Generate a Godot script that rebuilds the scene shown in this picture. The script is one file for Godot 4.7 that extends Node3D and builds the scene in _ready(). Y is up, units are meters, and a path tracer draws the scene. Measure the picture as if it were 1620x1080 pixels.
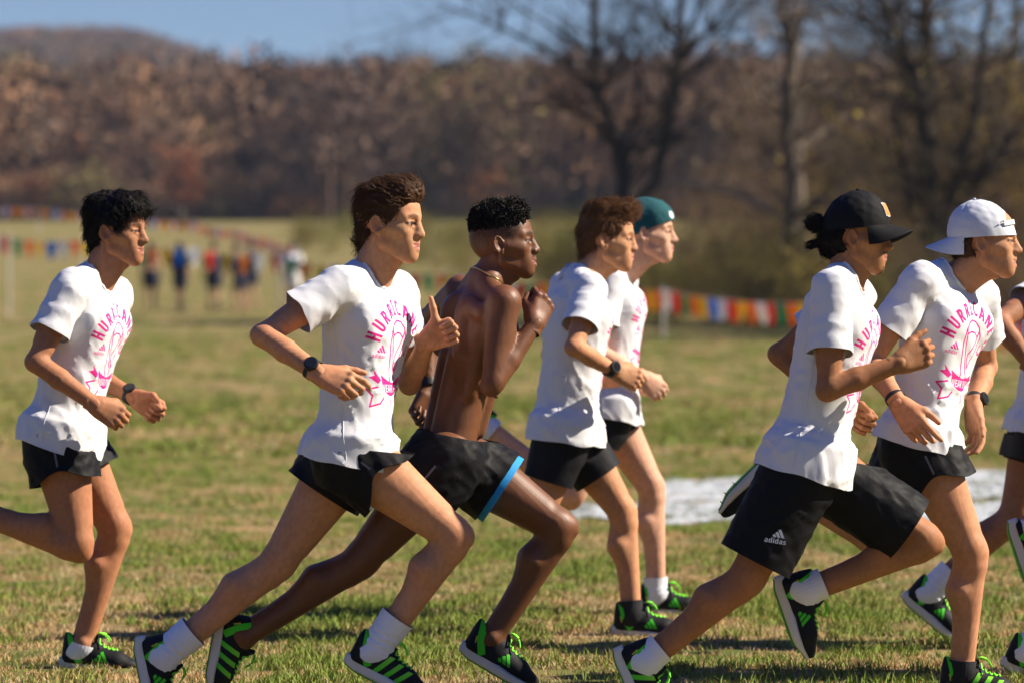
extends Node3D
# A pack of runners passing over a dry autumn field; bunting, a few far walkers, bare trees and a wooded hill behind.

const FOCAL := 6075.0        # focal length in pixels of a 1620 x 1080 frame (about 135 mm)
const EYE := 1.3             # height of the lens above the near ground
const TILT := 0.01317        # the lens looks down this much (radians)

var rng := RandomNumberGenerator.new()
var noise := FastNoiseLite.new()
var fold := FastNoiseLite.new()
var mats := {}
var used_names := {}

func _ready() -> void:
	rng.seed = 7
	noise.seed = 3
	noise.frequency = 1.0
	noise.fractal_octaves = 3
	fold.seed = 11
	fold.frequency = 1.0
	fold.noise_type = FastNoiseLite.TYPE_SIMPLEX_SMOOTH
	fold.fractal_type = FastNoiseLite.FRACTAL_NONE
	camera_and_light()
	make_materials()
	build_ground()
	build_backdrop()
	build_trees()
	build_bunting()
	build_far_people()
	build_runners()
	build_grass()

func camera_and_light() -> void:
	var cam := Camera3D.new()
	cam.name = "camera"
	cam.position = Vector3(0, EYE, 0)
	cam.rotation.x = -TILT
	cam.fov = rad_to_deg(2.0 * atan(540.0 / FOCAL))
	cam.near = 0.5
	cam.far = 4000.0
	var lens := CameraAttributesPhysical.new()
	lens.frustum_focal_length = 135.0
	lens.frustum_focus_distance = 12.2
	lens.exposure_aperture = 3.0
	cam.attributes = lens
	add_child(cam)
	cam.current = true
	var sky_mat := ProceduralSkyMaterial.new()
	sky_mat.sky_top_color = Color(0.13, 0.29, 0.62)
	sky_mat.sky_horizon_color = Color(0.60, 0.72, 0.79)
	sky_mat.sky_curve = 0.10
	sky_mat.ground_bottom_color = Color(0.20, 0.18, 0.10)
	sky_mat.ground_horizon_color = Color(0.42, 0.44, 0.40)
	sky_mat.sky_energy_multiplier = 0.75
	var sky := Sky.new()
	sky.sky_material = sky_mat
	var env := Environment.new()
	env.background_mode = Environment.BG_SKY
	env.sky = sky
	env.tonemap_mode = Environment.TONE_MAPPER_LINEAR
	env.tonemap_exposure = 2.2
	env.fog_enabled = true
	env.fog_density = 0.00014
	env.fog_light_color = Color(0.62, 0.70, 0.80)
	env.sdfgi_enabled = true
	env.ssao_enabled = true
	env.ssil_enabled = true
	var we := WorldEnvironment.new()
	we.name = "environment"
	we.environment = env
	add_child(we)
	var sun := DirectionalLight3D.new()
	sun.name = "sun"
	sun.light_color = Color(1.0, 0.955, 0.88)
	sun.light_energy = 1.6
	sun.light_angular_distance = 0.5
	sun.shadow_enabled = true
	var el := deg_to_rad(38.0)
	var az := deg_to_rad(3.0)
	var from := Vector3(cos(el) * cos(az), sin(el), -cos(el) * sin(az))
	add_child(sun)
	sun.look_at_from_position(from * 10.0, Vector3.ZERO, Vector3.UP)

# ---------------------------------------------------------------- small helpers
func at(px: float, py: float, depth: float) -> Vector3:
	# the point at that many metres in front of the lens on the line through a pixel of the 1620 x 1080 frame
	var x := (px - 810.0) / FOCAL
	var y := (540.0 - py) / FOCAL
	var yy := y * cos(TILT) - sin(TILT)
	var zz := -cos(TILT) - y * sin(TILT)
	var s := depth / -zz
	return Vector3(x * s, EYE + yy * s, -depth)

func numbered(called: String) -> String:
	var n: int = used_names.get(called, 0)
	used_names[called] = n + 1
	return called if n == 0 else "%s_%03d" % [called, n]

func thing(called: String, label: String, category: String, where := Vector3.ZERO, group := "") -> Node3D:
	var o := Node3D.new()
	o.name = numbered(called)
	o.position = where
	o.set_meta("label", label)
	o.set_meta("category", category)
	if group != "":
		o.set_meta("group", group)
	add_child(o)
	return o

func put(m: Bag, called: String, mat: Material, parent: Node) -> MeshInstance3D:
	var o := MeshInstance3D.new()
	o.name = called if parent != self else numbered(called)
	o.mesh = m.to_mesh()
	o.material_override = mat
	o.cast_shadow = GeometryInstance3D.SHADOW_CASTING_SETTING_ON
	parent.add_child(o, true)
	return o

func put_mesh(mesh: Mesh, called: String, mat: Material, parent: Node) -> MeshInstance3D:
	var o := MeshInstance3D.new()
	o.name = called if parent != self else numbered(called)
	o.mesh = mesh
	o.material_override = mat
	parent.add_child(o, true)
	return o

func lin(r: float, g: float, b: float) -> Color:
	return Color(r, g, b).linear_to_srgb()

# ---------------------------------------------------------------- a bag of triangles
class Bag:
	var v := PackedVector3Array()
	var n := PackedVector3Array()
	var c := PackedColorArray()
	var uv := PackedVector2Array()
	var ix := PackedInt32Array()

	func add(o: Bag) -> void:
		var base := v.size()
		v.append_array(o.v)
		n.append_array(o.n)
		if o.c.size() == o.v.size():
			while c.size() < base:
				c.append(Color.WHITE)
			c.append_array(o.c)
		if o.uv.size() == o.v.size():
			while uv.size() < base:
				uv.append(Vector2.ZERO)
			uv.append_array(o.uv)
		for i in o.ix:
			ix.append(i + base)

	func moved(t: Transform3D) -> Bag:
		var b := Bag.new()
		b.v = t * v
		b.n = (Transform3D(t.basis, Vector3.ZERO)) * n
		b.c = c.duplicate()
		b.uv = uv.duplicate()
		b.ix = ix.duplicate()
		if t.basis.determinant() < 0.0:
			for i in range(0, b.ix.size(), 3):
				var k := b.ix[i]
				b.ix[i] = b.ix[i + 1]
				b.ix[i + 1] = k
		return b

	func tint(col: Color) -> Bag:
		c.resize(v.size())
		c.fill(col)
		return self

	func normals() -> Bag:
		n.resize(v.size())
		n.fill(Vector3.ZERO)
		for i in range(0, ix.size(), 3):
			var a := ix[i]
			var b := ix[i + 1]
			var d := ix[i + 2]
			var w := (v[d] - v[a]).cross(v[b] - v[a])
			n[a] += w
			n[b] += w
			n[d] += w
		for i in n.size():
			n[i] = n[i].normalized()
		return self

	func quad(a: Vector3, b: Vector3, d: Vector3, e: Vector3) -> void:
		# corners clockwise as seen from the front; own vertices, so the edges stay hard
		var base := v.size()
		var w := (d - a).cross(b - a).normalized()
		for p in [a, b, d, e]:
			v.append(p)
			n.append(w)
		for k in [0, 1, 2, 0, 2, 3]:
			ix.append(base + k)

	func to_mesh() -> ArrayMesh:
		var arr := []
		arr.resize(Mesh.ARRAY_MAX)
		arr[Mesh.ARRAY_VERTEX] = v
		arr[Mesh.ARRAY_NORMAL] = n
		if c.size() == v.size():
			arr[Mesh.ARRAY_COLOR] = c
		if uv.size() == v.size():
			arr[Mesh.ARRAY_TEX_UV] = uv
		arr[Mesh.ARRAY_INDEX] = ix
		var m := ArrayMesh.new()
		if v.size() > 0 and ix.size() > 0:
			m.add_surface_from_arrays(Mesh.PRIMITIVE_TRIANGLES, arr)
		return m

# ---------------------------------------------------------------- distance fields on a grid, meshed as surface nets
class Field:
	var o: Vector3
	var h: float
	var nx: int
	var ny: int
	var nz: int
	var d := PackedFloat32Array()

	func _init(lo: Vector3, hi: Vector3, cell: float) -> void:
		h = cell
		o = lo
		nx = int(ceil((hi.x - lo.x) / cell)) + 2
		ny = int(ceil((hi.y - lo.y) / cell)) + 2
		nz = int(ceil((hi.z - lo.z) / cell)) + 2
		d.resize(nx * ny * nz)
		d.fill(1.0)

	func span(lo: Vector3, hi: Vector3) -> Array:
		return [clampi(int(floor((lo.x - o.x) / h)), 0, nx - 1), clampi(int(ceil((hi.x - o.x) / h)), 0, nx - 1),
			clampi(int(floor((lo.y - o.y) / h)), 0, ny - 1), clampi(int(ceil((hi.y - o.y) / h)), 0, ny - 1),
			clampi(int(floor((lo.z - o.z) / h)), 0, nz - 1), clampi(int(ceil((hi.z - o.z) / h)), 0, nz - 1)]

	# tapered capsule from a to b
	func cone(a: Vector3, b: Vector3, ra: float, rb: float, k := 0.02, cut := false) -> void:
		var m := k + 2.2 * h
		var s := span(Vector3(minf(a.x - ra, b.x - rb), minf(a.y - ra, b.y - rb), minf(a.z - ra, b.z - rb)) - Vector3.ONE * m,
			Vector3(maxf(a.x + ra, b.x + rb), maxf(a.y + ra, b.y + rb), maxf(a.z + ra, b.z + rb)) + Vector3.ONE * m)
		var ba := b - a
		var inv := 1.0 / maxf(ba.length_squared(), 1e-9)
		var dr := rb - ra
		var far := maxf(ra, rb) + m
		for i in range(s[0], s[1] + 1):
			for j in range(s[2], s[3] + 1):
				var p := Vector3(o.x + i * h, o.y + j * h, o.z + s[4] * h) - a
				var at: int = (i * ny + j) * nz + int(s[4])
				for q in range(s[4], s[5] + 1):
					var t := clampf(p.dot(ba) * inv, 0.0, 1.0)
					var e := (p - ba * t).length()
					if e < far:
						e -= ra + dr * t
						if cut:
							e = -e
							var f := d[at]
							var w := maxf(k - absf(f - e), 0.0) / k
							d[at] = maxf(f, e) + w * w * k * 0.25
						else:
							var f := d[at]
							var w := maxf(k - absf(f - e), 0.0) / k
							d[at] = minf(f, e) - w * w * k * 0.25
					p.z += h
					at += 1

	# ellipsoid with its own axes
	func ball(c: Vector3, r: Vector3, k := 0.02, axes := Basis.IDENTITY, cut := false) -> void:
		var reach := maxf(r.x, maxf(r.y, r.z)) + k + 2.2 * h
		var s := span(c - Vector3.ONE * reach, c + Vector3.ONE * reach)
		var small := minf(r.x, minf(r.y, r.z))
		var ax := axes.x / r.x
		var ay := axes.y / r.y
		var az := axes.z / r.z
		var limit := 1.0 + (k + 2.2 * h) / small
		for i in range(s[0], s[1] + 1):
			for j in range(s[2], s[3] + 1):
				var p := Vector3(o.x + i * h, o.y + j * h, o.z + s[4] * h) - c
				var at: int = (i * ny + j) * nz + int(s[4])
				for q in range(s[4], s[5] + 1):
					var u := Vector3(p.dot(ax), p.dot(ay), p.dot(az))
					var k0 := u.length()
					if k0 < limit:
						var k1 := (u / r).length()
						var e := k0 * (k0 - 1.0) / maxf(k1, 1e-5) if k0 > 0.05 else -small
						var f := d[at]
						if cut:
							e = -e
							var w := maxf(k - absf(f - e), 0.0) / k
							d[at] = maxf(f, e) + w * w * k * 0.25
						else:
							var w := maxf(k - absf(f - e), 0.0) / k
							d[at] = minf(f, e) - w * w * k * 0.25
					p.z += h
					at += 1

	# trunk lofted along a straight spine: rings are [t, front, back, half width, shift]; frames turn from f0 to f1
	func loft(p0: Vector3, p1: Vector3, f0: Vector3, f1: Vector3, rings: Array, grow: float, k := 0.02) -> void:
		var up := (p1 - p0).normalized()
		var length := (p1 - p0).length()
		var first: float = rings[0][0]
		var last: float = rings[rings.size() - 1][0]
		var count := 320
		var tab := []
		for i in count + 1:
			var t := first + (last - first) * i / count
			var r := 0
			while r < rings.size() - 2 and t > rings[r + 1][0]:
				r += 1
			var w: float = clampf((t - rings[r][0]) / (rings[r + 1][0] - rings[r][0]), 0.0, 1.0)
			var w2 := w * w * (3.0 - 2.0 * w)
			w = lerpf(w, w2, 0.6)
			var fw := f0.slerp(f1, clampf(t, 0.0, 1.0))
			fw = (fw - up * fw.dot(up)).normalized()
			tab.append([lerpf(rings[r][1], rings[r + 1][1], w) + grow, lerpf(rings[r][2], rings[r + 1][2], w) + grow, lerpf(rings[r][3], rings[r + 1][3], w) + grow,
				p0 + up * (length * t) + fw * lerpf(rings[r][4], rings[r + 1][4], w), fw, fw.cross(up)])
		var reach := 0.30 + grow
		var a := p0 + up * (length * first)
		var b := p0 + up * (length * last)
		var s := span(Vector3(minf(a.x, b.x), minf(a.y, b.y), minf(a.z, b.z)) - Vector3.ONE * reach, Vector3(maxf(a.x, b.x), maxf(a.y, b.y), maxf(a.z, b.z)) + Vector3.ONE * reach)
		for i in range(s[0], s[1] + 1):
			for j in range(s[2], s[3] + 1):
				for q in range(s[4], s[5] + 1):
					var p := Vector3(o.x + i * h, o.y + j * h, o.z + q * h)
					var t := (p - p0).dot(up) / length
					var e := maxf(first - t, t - last) * length
					if e > 0.06:
						continue
					var ring: Array = tab[clampi(int((t - first) / (last - first) * count), 0, count)]
					var rel: Vector3 = p - ring[3]
					var x := rel.dot(ring[4])
					var z := rel.dot(ring[5])
					var u: float = x / (ring[0] if x > 0.0 else ring[1])
					var w: float = z / ring[2]
					var uu := u * u
					var ww := w * w
					var qq := 0.6 * (uu + ww) + 0.4 * sqrt(uu * uu + ww * ww)
					if qq > 4.0:
						continue
					var e2 := (1.0 - 1.0 / sqrt(maxf(qq, 0.02))) * sqrt(x * x + z * z)
					if qq < 0.05:
						e2 = -0.05
					e = maxf(e, e2) if e < 0.0 or e2 < 0.0 else sqrt(e * e + e2 * e2)
					var at := (i * ny + j) * nz + q
					var f := d[at]
					var g := maxf(k - absf(f - e), 0.0) / k
					d[at] = minf(f, e) - g * g * k * 0.25

	func join(other: Field, k: float) -> void:
		for i in d.size():
			var e := other.d[i]
			if e < 0.5:
				var f := d[i]
				var g := maxf(k - absf(f - e), 0.0) / k
				d[i] = minf(f, e) - g * g * k * 0.25

	# swell so as to lie over another shape
	func over(other: Field, clear: float, k: float, hip: Vector3, up: Vector3) -> void:
		var at := 0
		for i in nx:
			for j in ny:
				for q in nz:
					var p := Vector3(o.x + i * h, o.y + j * h, o.z + q * h)
					var f := d[at]
					if f < 0.08 and f > -0.03:
						var e := other.value(p) - clear + maxf(0.0, (p - hip).dot(up) - 0.06) * 0.7
						var g := maxf(k - absf(f - e), 0.0) / k
						d[at] = maxf(minf(f, e) - g * g * k * 0.25, f - 0.036)
					at += 1

	# push the surface in and out by a function of the place
	func ripple(shape: Callable, band := 0.03) -> void:
		var at := 0
		for i in nx:
			for j in ny:
				for q in nz:
					if absf(d[at]) < band:
						d[at] += shape.call(Vector3(o.x + i * h, o.y + j * h, o.z + q * h))
					at += 1

	func value(p: Vector3) -> float:
		var g := (p - o) / h
		if g.x < 0.0 or g.y < 0.0 or g.z < 0.0 or g.x > nx - 1 or g.y > ny - 1 or g.z > nz - 1:
			return 1.0
		var i := clampi(int(g.x), 0, nx - 2)
		var j := clampi(int(g.y), 0, ny - 2)
		var q := clampi(int(g.z), 0, nz - 2)
		var f := g - Vector3(i, j, q)
		var at := (i * ny + j) * nz + q
		var a := lerpf(lerpf(d[at], d[at + 1], f.z), lerpf(d[at + nz], d[at + nz + 1], f.z), f.y)
		at += ny * nz
		var b := lerpf(lerpf(d[at], d[at + 1], f.z), lerpf(d[at + nz], d[at + nz + 1], f.z), f.y)
		return lerpf(a, b, f.x)

	func mesh() -> Bag:
		var out := Bag.new()
		var sy := nz
		var sx := ny * nz
		var limit := h * 3.2
		var where := {}
		var off := [0, sx, sy, sx + sy, 1, sx + 1, sy + 1, sx + sy + 1]
		for i in nx - 1:
			for j in ny - 1:
				var row := i * sx + j * sy
				for q in nz - 1:
					var at := row + q
					var d0 := d[at]
					if d0 > limit or d0 < -limit:
						continue
					var d1 := d[at + sx]
					var d2 := d[at + sy]
					var d3 := d[at + sx + sy]
					var d4 := d[at + 1]
					var d5 := d[at + sx + 1]
					var d6 := d[at + sy + 1]
					var d7 := d[at + sx + sy + 1]
					var inside := int(d0 < 0.0) + int(d1 < 0.0) + int(d2 < 0.0) + int(d3 < 0.0) + int(d4 < 0.0) + int(d5 < 0.0) + int(d6 < 0.0) + int(d7 < 0.0)
					if inside == 0 or inside == 8:
						continue
					var sum := Vector3.ZERO
					var cnt := 0
					if (d0 < 0.0) != (d1 < 0.0):
						sum += Vector3(d0 / (d0 - d1), 0, 0); cnt += 1
					if (d2 < 0.0) != (d3 < 0.0):
						sum += Vector3(d2 / (d2 - d3), 1, 0); cnt += 1
					if (d4 < 0.0) != (d5 < 0.0):
						sum += Vector3(d4 / (d4 - d5), 0, 1); cnt += 1
					if (d6 < 0.0) != (d7 < 0.0):
						sum += Vector3(d6 / (d6 - d7), 1, 1); cnt += 1
					if (d0 < 0.0) != (d2 < 0.0):
						sum += Vector3(0, d0 / (d0 - d2), 0); cnt += 1
					if (d1 < 0.0) != (d3 < 0.0):
						sum += Vector3(1, d1 / (d1 - d3), 0); cnt += 1
					if (d4 < 0.0) != (d6 < 0.0):
						sum += Vector3(0, d4 / (d4 - d6), 1); cnt += 1
					if (d5 < 0.0) != (d7 < 0.0):
						sum += Vector3(1, d5 / (d5 - d7), 1); cnt += 1
					if (d0 < 0.0) != (d4 < 0.0):
						sum += Vector3(0, 0, d0 / (d0 - d4)); cnt += 1
					if (d1 < 0.0) != (d5 < 0.0):
						sum += Vector3(1, 0, d1 / (d1 - d5)); cnt += 1
					if (d2 < 0.0) != (d6 < 0.0):
						sum += Vector3(0, 1, d2 / (d2 - d6)); cnt += 1
					if (d3 < 0.0) != (d7 < 0.0):
						sum += Vector3(1, 1, d3 / (d3 - d7)); cnt += 1
					where[at] = out.v.size()
					out.v.append(o + (Vector3(i, j, q) + sum / cnt) * h)
		for at in where:
			var s0: bool = d[at] < 0.0
			# edge along x: neighbours in y and z
			if (d[at + sx] < 0.0) != s0:
				face(out, where, at, at - sy, at - sy - 1, at - 1, s0)
			if (d[at + sy] < 0.0) != s0:
				face(out, where, at, at - 1, at - 1 - sx, at - sx, s0)
			if (d[at + 1] < 0.0) != s0:
				face(out, where, at, at - sx, at - sx - sy, at - sy, s0)
		return out.normals()

	func face(out: Bag, where: Dictionary, a: int, b: int, c: int, e: int, flip: bool) -> void:
		if not (where.has(b) and where.has(c) and where.has(e)):
			return
		var i0: int = where[a]
		var i1: int = where[b]
		var i2: int = where[c]
		var i3: int = where[e]
		if flip:
			out.ix.append_array(PackedInt32Array([i0, i3, i2, i0, i2, i1]))
		else:
			out.ix.append_array(PackedInt32Array([i0, i1, i2, i0, i2, i3]))

# keep the part of a shell where keep(p) > 0; the new edge gets a turned-in hem
func clip(m: Bag, keep: Callable, hem := 0.004) -> Bag:
	var out := Bag.new()
	var s := PackedFloat32Array()
	s.resize(m.v.size())
	for i in m.v.size():
		s[i] = keep.call(m.v[i])
	var old := PackedInt32Array()
	old.resize(m.v.size())
	old.fill(-1)
	var edge := {}
	var rim := []
	for t in range(0, m.ix.size(), 3):
		var poly := []
		var cutp := []
		for k in 3:
			var a := m.ix[t + k]
			var b := m.ix[t + (k + 1) % 3]
			if s[a] > 0.0:
				if old[a] < 0:
					old[a] = out.v.size()
					out.v.append(m.v[a])
					out.n.append(m.n[a])
				poly.append(old[a])
			if (s[a] > 0.0) != (s[b] > 0.0):
				var key := mini(a, b) * 4000000 + maxi(a, b)
				if not edge.has(key):
					var w := s[a] / (s[a] - s[b])
					edge[key] = out.v.size()
					out.v.append(m.v[a].lerp(m.v[b], w))
					out.n.append(m.n[a].lerp(m.n[b], w).normalized())
				poly.append(edge[key])
				cutp.append([edge[key], s[a] > 0.0])
		if poly.size() < 3:
			continue
		for k in range(1, poly.size() - 1):
			out.ix.append_array(PackedInt32Array([poly[0], poly[k], poly[k + 1]]))
		if cutp.size() == 2:
			rim.append([cutp[0][0], cutp[1][0]] if cutp[0][1] else [cutp[1][0], cutp[0][0]])
	if hem > 0.0:
		var inner := {}
		for r in rim:
			for k in r:
				if not inner.has(k):
					inner[k] = out.v.size()
					out.v.append(out.v[k] - out.n[k] * hem)
					out.n.append(-out.n[k])
		for r in rim:
			var a: int = r[0]
			var b: int = r[1]
			out.ix.append_array(PackedInt32Array([a, inner[a], inner[b], a, inner[b], b]))
	return out

# a tube along points with a radius at each
func tube(pts: PackedVector3Array, rad: PackedFloat32Array, sides := 6, closed := false) -> Bag:
	var b := Bag.new()
	var cnt := pts.size()
	if cnt < 2:
		return b
	var prev := Vector3.ZERO
	for i in cnt:
		var dir: Vector3
		if closed:
			dir = (pts[(i + 1) % cnt] - pts[(i - 1 + cnt) % cnt]).normalized()
		else:
			dir = (pts[mini(i + 1, cnt - 1)] - pts[maxi(i - 1, 0)]).normalized()
		var side := prev - dir * prev.dot(dir)
		if side.length() < 0.01:
			side = dir.cross(Vector3.UP if absf(dir.y) < 0.9 else Vector3.RIGHT)
		side = side.normalized()
		prev = side
		var other := dir.cross(side)
		for k in sides:
			var a := TAU * k / sides
			var w := side * cos(a) + other * sin(a)
			b.v.append(pts[i] + w * rad[i])
			b.n.append(w)
	var last := cnt if closed else cnt - 1
	for i in last:
		var r0 := i * sides
		var r1 := ((i + 1) % cnt) * sides
		for k in sides:
			var k1 := (k + 1) % sides
			b.ix.append_array(PackedInt32Array([r0 + k, r1 + k1, r0 + k1, r0 + k, r1 + k, r1 + k1]))
	if not closed:
		for end in [0, cnt - 1]:
			var base := b.v.size()
			var nn: Vector3 = (pts[0] - pts[1]).normalized() if end == 0 else (pts[cnt - 1] - pts[cnt - 2]).normalized()
			b.v.append(pts[end])
			b.n.append(nn)
			for k in sides:
				b.v.append(b.v[end * sides + k])
				b.n.append(nn)
			for k in sides:
				var k1 := (k + 1) % sides
				if end == 0:
					b.ix.append_array(PackedInt32Array([base, base + 1 + k, base + 1 + k1]))
				else:
					b.ix.append_array(PackedInt32Array([base, base + 1 + k1, base + 1 + k]))
	return b

# box with axes
func box(c: Vector3, half: Vector3, axes := Basis.IDENTITY) -> Bag:
	var b := Bag.new()
	var x := axes.x * half.x
	var y := axes.y * half.y
	var z := axes.z * half.z
	b.quad(c - x + y + z, c + x + y + z, c + x - y + z, c - x - y + z)
	b.quad(c + x + y - z, c - x + y - z, c - x - y - z, c + x - y - z)
	b.quad(c + x + y + z, c + x + y - z, c + x - y - z, c + x - y + z)
	b.quad(c - x + y - z, c - x + y + z, c - x - y + z, c - x - y - z)
	b.quad(c - x + y - z, c + x + y - z, c + x + y + z, c - x + y + z)
	b.quad(c - x - y + z, c + x - y + z, c + x - y - z, c - x - y - z)
	return b

# ---------------------------------------------------------------- flat print: shapes drawn into an image
class Sheet:
	var im: Image
	var lo: Vector2
	var hi: Vector2

	func _init(w: int, h: int, from: Vector2, to: Vector2, paper: Color) -> void:
		im = Image.create(w, h, false, Image.FORMAT_RGB8)
		im.fill(paper)
		lo = from
		hi = to

	func px(p: Vector2) -> Vector2:
		return Vector2((p.x - lo.x) / (hi.x - lo.x) * im.get_width(), (hi.y - p.y) / (hi.y - lo.y) * im.get_height())

	func tri(a: Vector2, b: Vector2, c: Vector2, ink: Color) -> void:
		a = px(a)
		b = px(b)
		c = px(c)
		var area := (b - a).cross(c - a)
		if absf(area) < 1e-6:
			return
		for y in range(maxi(int(minf(a.y, minf(b.y, c.y))), 0), mini(int(maxf(a.y, maxf(b.y, c.y))) + 1, im.get_height())):
			for x in range(maxi(int(minf(a.x, minf(b.x, c.x))), 0), mini(int(maxf(a.x, maxf(b.x, c.x))) + 1, im.get_width())):
				var p := Vector2(x + 0.5, y + 0.5)
				var u := (b - p).cross(c - p) / area
				var v := (c - p).cross(a - p) / area
				if u >= -0.001 and v >= -0.001 and u + v <= 1.001:
					im.set_pixel(x, y, ink)

	func shape(pts: Array, ink: Color) -> void:
		var poly := PackedVector2Array(pts)
		var t := Geometry2D.triangulate_polygon(poly)
		for i in range(0, t.size(), 3):
			tri(poly[t[i]], poly[t[i + 1]], poly[t[i + 2]], ink)

	func line(pts: Array, width: float, ink: Color) -> void:
		for i in pts.size() - 1:
			var a: Vector2 = pts[i]
			var b: Vector2 = pts[i + 1]
			var d := (b - a).normalized()
			var w := d.orthogonal() * width * 0.5
			a -= d * width * 0.3
			b += d * width * 0.3
			tri(a - w, a + w, b + w, ink)
			tri(a - w, b + w, b - w, ink)

	func texture() -> ImageTexture:
		return ImageTexture.create_from_image(im)

# triangles of a line of lettering, as flat points about its middle, of that height
func letters(text: String, height: float, squeeze := 1.0, bold := true) -> Array:
	var f := SystemFont.new()
	f.font_names = PackedStringArray(["Droid Sans"])
	f.font_weight = 700 if bold else 400
	var t := TextMesh.new()
	t.font = f
	t.font_size = 64
	t.pixel_size = 0.01
	t.depth = 0.0
	t.text = text
	var out := []
	var arr := t.get_mesh_arrays()
	if arr.size() == 0 or arr[Mesh.ARRAY_VERTEX] == null:
		return out
	var v: PackedVector3Array = arr[Mesh.ARRAY_VERTEX]
	var ix: PackedInt32Array = arr[Mesh.ARRAY_INDEX] if arr[Mesh.ARRAY_INDEX] != null else PackedInt32Array(range(v.size()))
	var lo := Vector2(1e9, 1e9)
	var hi := Vector2(-1e9, -1e9)
	for p in v:
		lo = lo.min(Vector2(p.x, p.y))
		hi = hi.max(Vector2(p.x, p.y))
	var s := height / maxf(hi.y - lo.y, 1e-6)
	var mid := (lo + hi) * 0.5
	for i in ix:
		out.append(Vector2((v[i].x - mid.x) * s * squeeze, (v[i].y - mid.y) * s))
	return out

func three_bars(sheet: Sheet, c: Vector2, s: float, ink: Color) -> void:
	# three slanting bars of growing height
	for k in 3:
		var p := c + Vector2(-0.16 + 0.36 * k, 0.0) * s
		var w := Vector2(0.27 * s, 0.0)
		var up := Vector2(-0.5, 0.866) * (0.36 + 0.30 * k) * s
		sheet.shape([p, p + w, p + w + up, p + up * (1.0 - 0.14 / (0.36 + 0.30 * k))], ink)

func draw_letters(sheet: Sheet, text: String, c: Vector2, height: float, ink: Color, squeeze := 1.0) -> void:
	var t := letters(text, height, squeeze)
	for i in range(0, t.size(), 3):
		sheet.tri(c + t[i], c + t[i + 1], c + t[i + 2], ink)

const PRINT_LO := Vector2(-0.21, -0.26)
const PRINT_HI := Vector2(0.21, 0.16)

func shirt_print() -> ImageTexture:
	var sheet := Sheet.new(1024, 1024, PRINT_LO, PRINT_HI, lin(0.61, 0.61, 0.62))
	var pink := lin(0.62, 0.006, 0.20)
	var white := lin(0.61, 0.61, 0.62)
	var word := "HURRICANES"
	for i in word.length():
		var a := deg_to_rad(166.0 - 152.0 * i / (word.length() - 1))
		var t := letters(word[i], 0.046, 0.56 if word[i] != "I" else 0.8)
		var c := Vector2(cos(a) * 0.110, -0.028 + sin(a) * 0.124)
		var right := Vector2(sin(a), -cos(a))
		var up := Vector2(cos(a), sin(a))
		for k in range(0, t.size(), 3):
			for fat in [-0.0013, 0.0, 0.0013]:
				var q := []
				for e in 3:
					var p: Vector2 = t[k + e]
					q.append(c + right * (p.x + fat) + up * p.y)
				sheet.tri(q[0], q[1], q[2], pink)
	# the looped ribbon in outline
	var w := 0.0056
	sheet.line([Vector2(-0.022, -0.135), Vector2(-0.034, -0.07), Vector2(-0.042, -0.02), Vector2(-0.040, 0.022), Vector2(-0.028, 0.046), Vector2(-0.008, 0.057), Vector2(0.014, 0.054), Vector2(0.032, 0.038), Vector2(0.044, 0.008), Vector2(0.042, -0.030), Vector2(0.022, -0.075), Vector2(0.012, -0.100)], w, pink)
	sheet.line([Vector2(-0.036, 0.030), Vector2(-0.026, -0.03), Vector2(-0.008, -0.085), Vector2(0.022, -0.135)], w, pink)
	sheet.line([Vector2(0.036, 0.026), Vector2(0.022, -0.018), Vector2(-0.004, -0.055), Vector2(-0.002, -0.072), Vector2(0.012, -0.1)], w, pink)
	sheet.line([Vector2(-0.033, 0.010), Vector2(-0.012, 0.020), Vector2(0.010, 0.019), Vector2(0.026, 0.008)], w, pink)
	# the banner under it
	var top := []
	var low := []
	for i in 9:
		var x := -0.070 + 0.140 * i / 8.0
		var sag := 0.022 * (1.0 - pow(x / 0.070, 2))
		top.append(Vector2(x, -0.112 - sag))
		low.append(Vector2(x * 0.86, -0.154 - sag))
	low.reverse()
	sheet.shape(top + low, pink)
	draw_letters(sheet, "WEAR PINK", Vector2(0, -0.152), 0.024, white, 0.74)
	for s in [-1.0, 1.0]:
		sheet.shape([Vector2(s * 0.068, -0.128), Vector2(s * 0.098, -0.098), Vector2(s * 0.092, -0.116), Vector2(s * 0.110, -0.122), Vector2(s * 0.078, -0.140)], pink)
		sheet.line([Vector2(s * 0.078, -0.150), Vector2(s * 0.112, -0.160), Vector2(s * 0.092, -0.178), Vector2(s * 0.098, -0.212), Vector2(s * 0.062, -0.200), Vector2(s * 0.048, -0.182)], w, pink)
	sheet.line([Vector2(0.012, -0.188), Vector2(0.020, -0.215)], w, pink)
	# small marks at either side
	three_bars(sheet, Vector2(-0.085, -0.046), 0.030, pink)
	draw_letters(sheet, "adidas", Vector2(-0.085, -0.056), 0.013, pink, 0.9)
	sheet.line([Vector2(0.068, -0.018), Vector2(0.068, -0.040), Vector2(0.076, -0.048), Vector2(0.086, -0.048), Vector2(0.094, -0.040), Vector2(0.094, -0.018)], 0.008, pink)
	return sheet.texture()

const SHOE_LO := Vector2(-0.10, -0.11)
const SHOE_HI := Vector2(0.23, 0.055)

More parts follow.
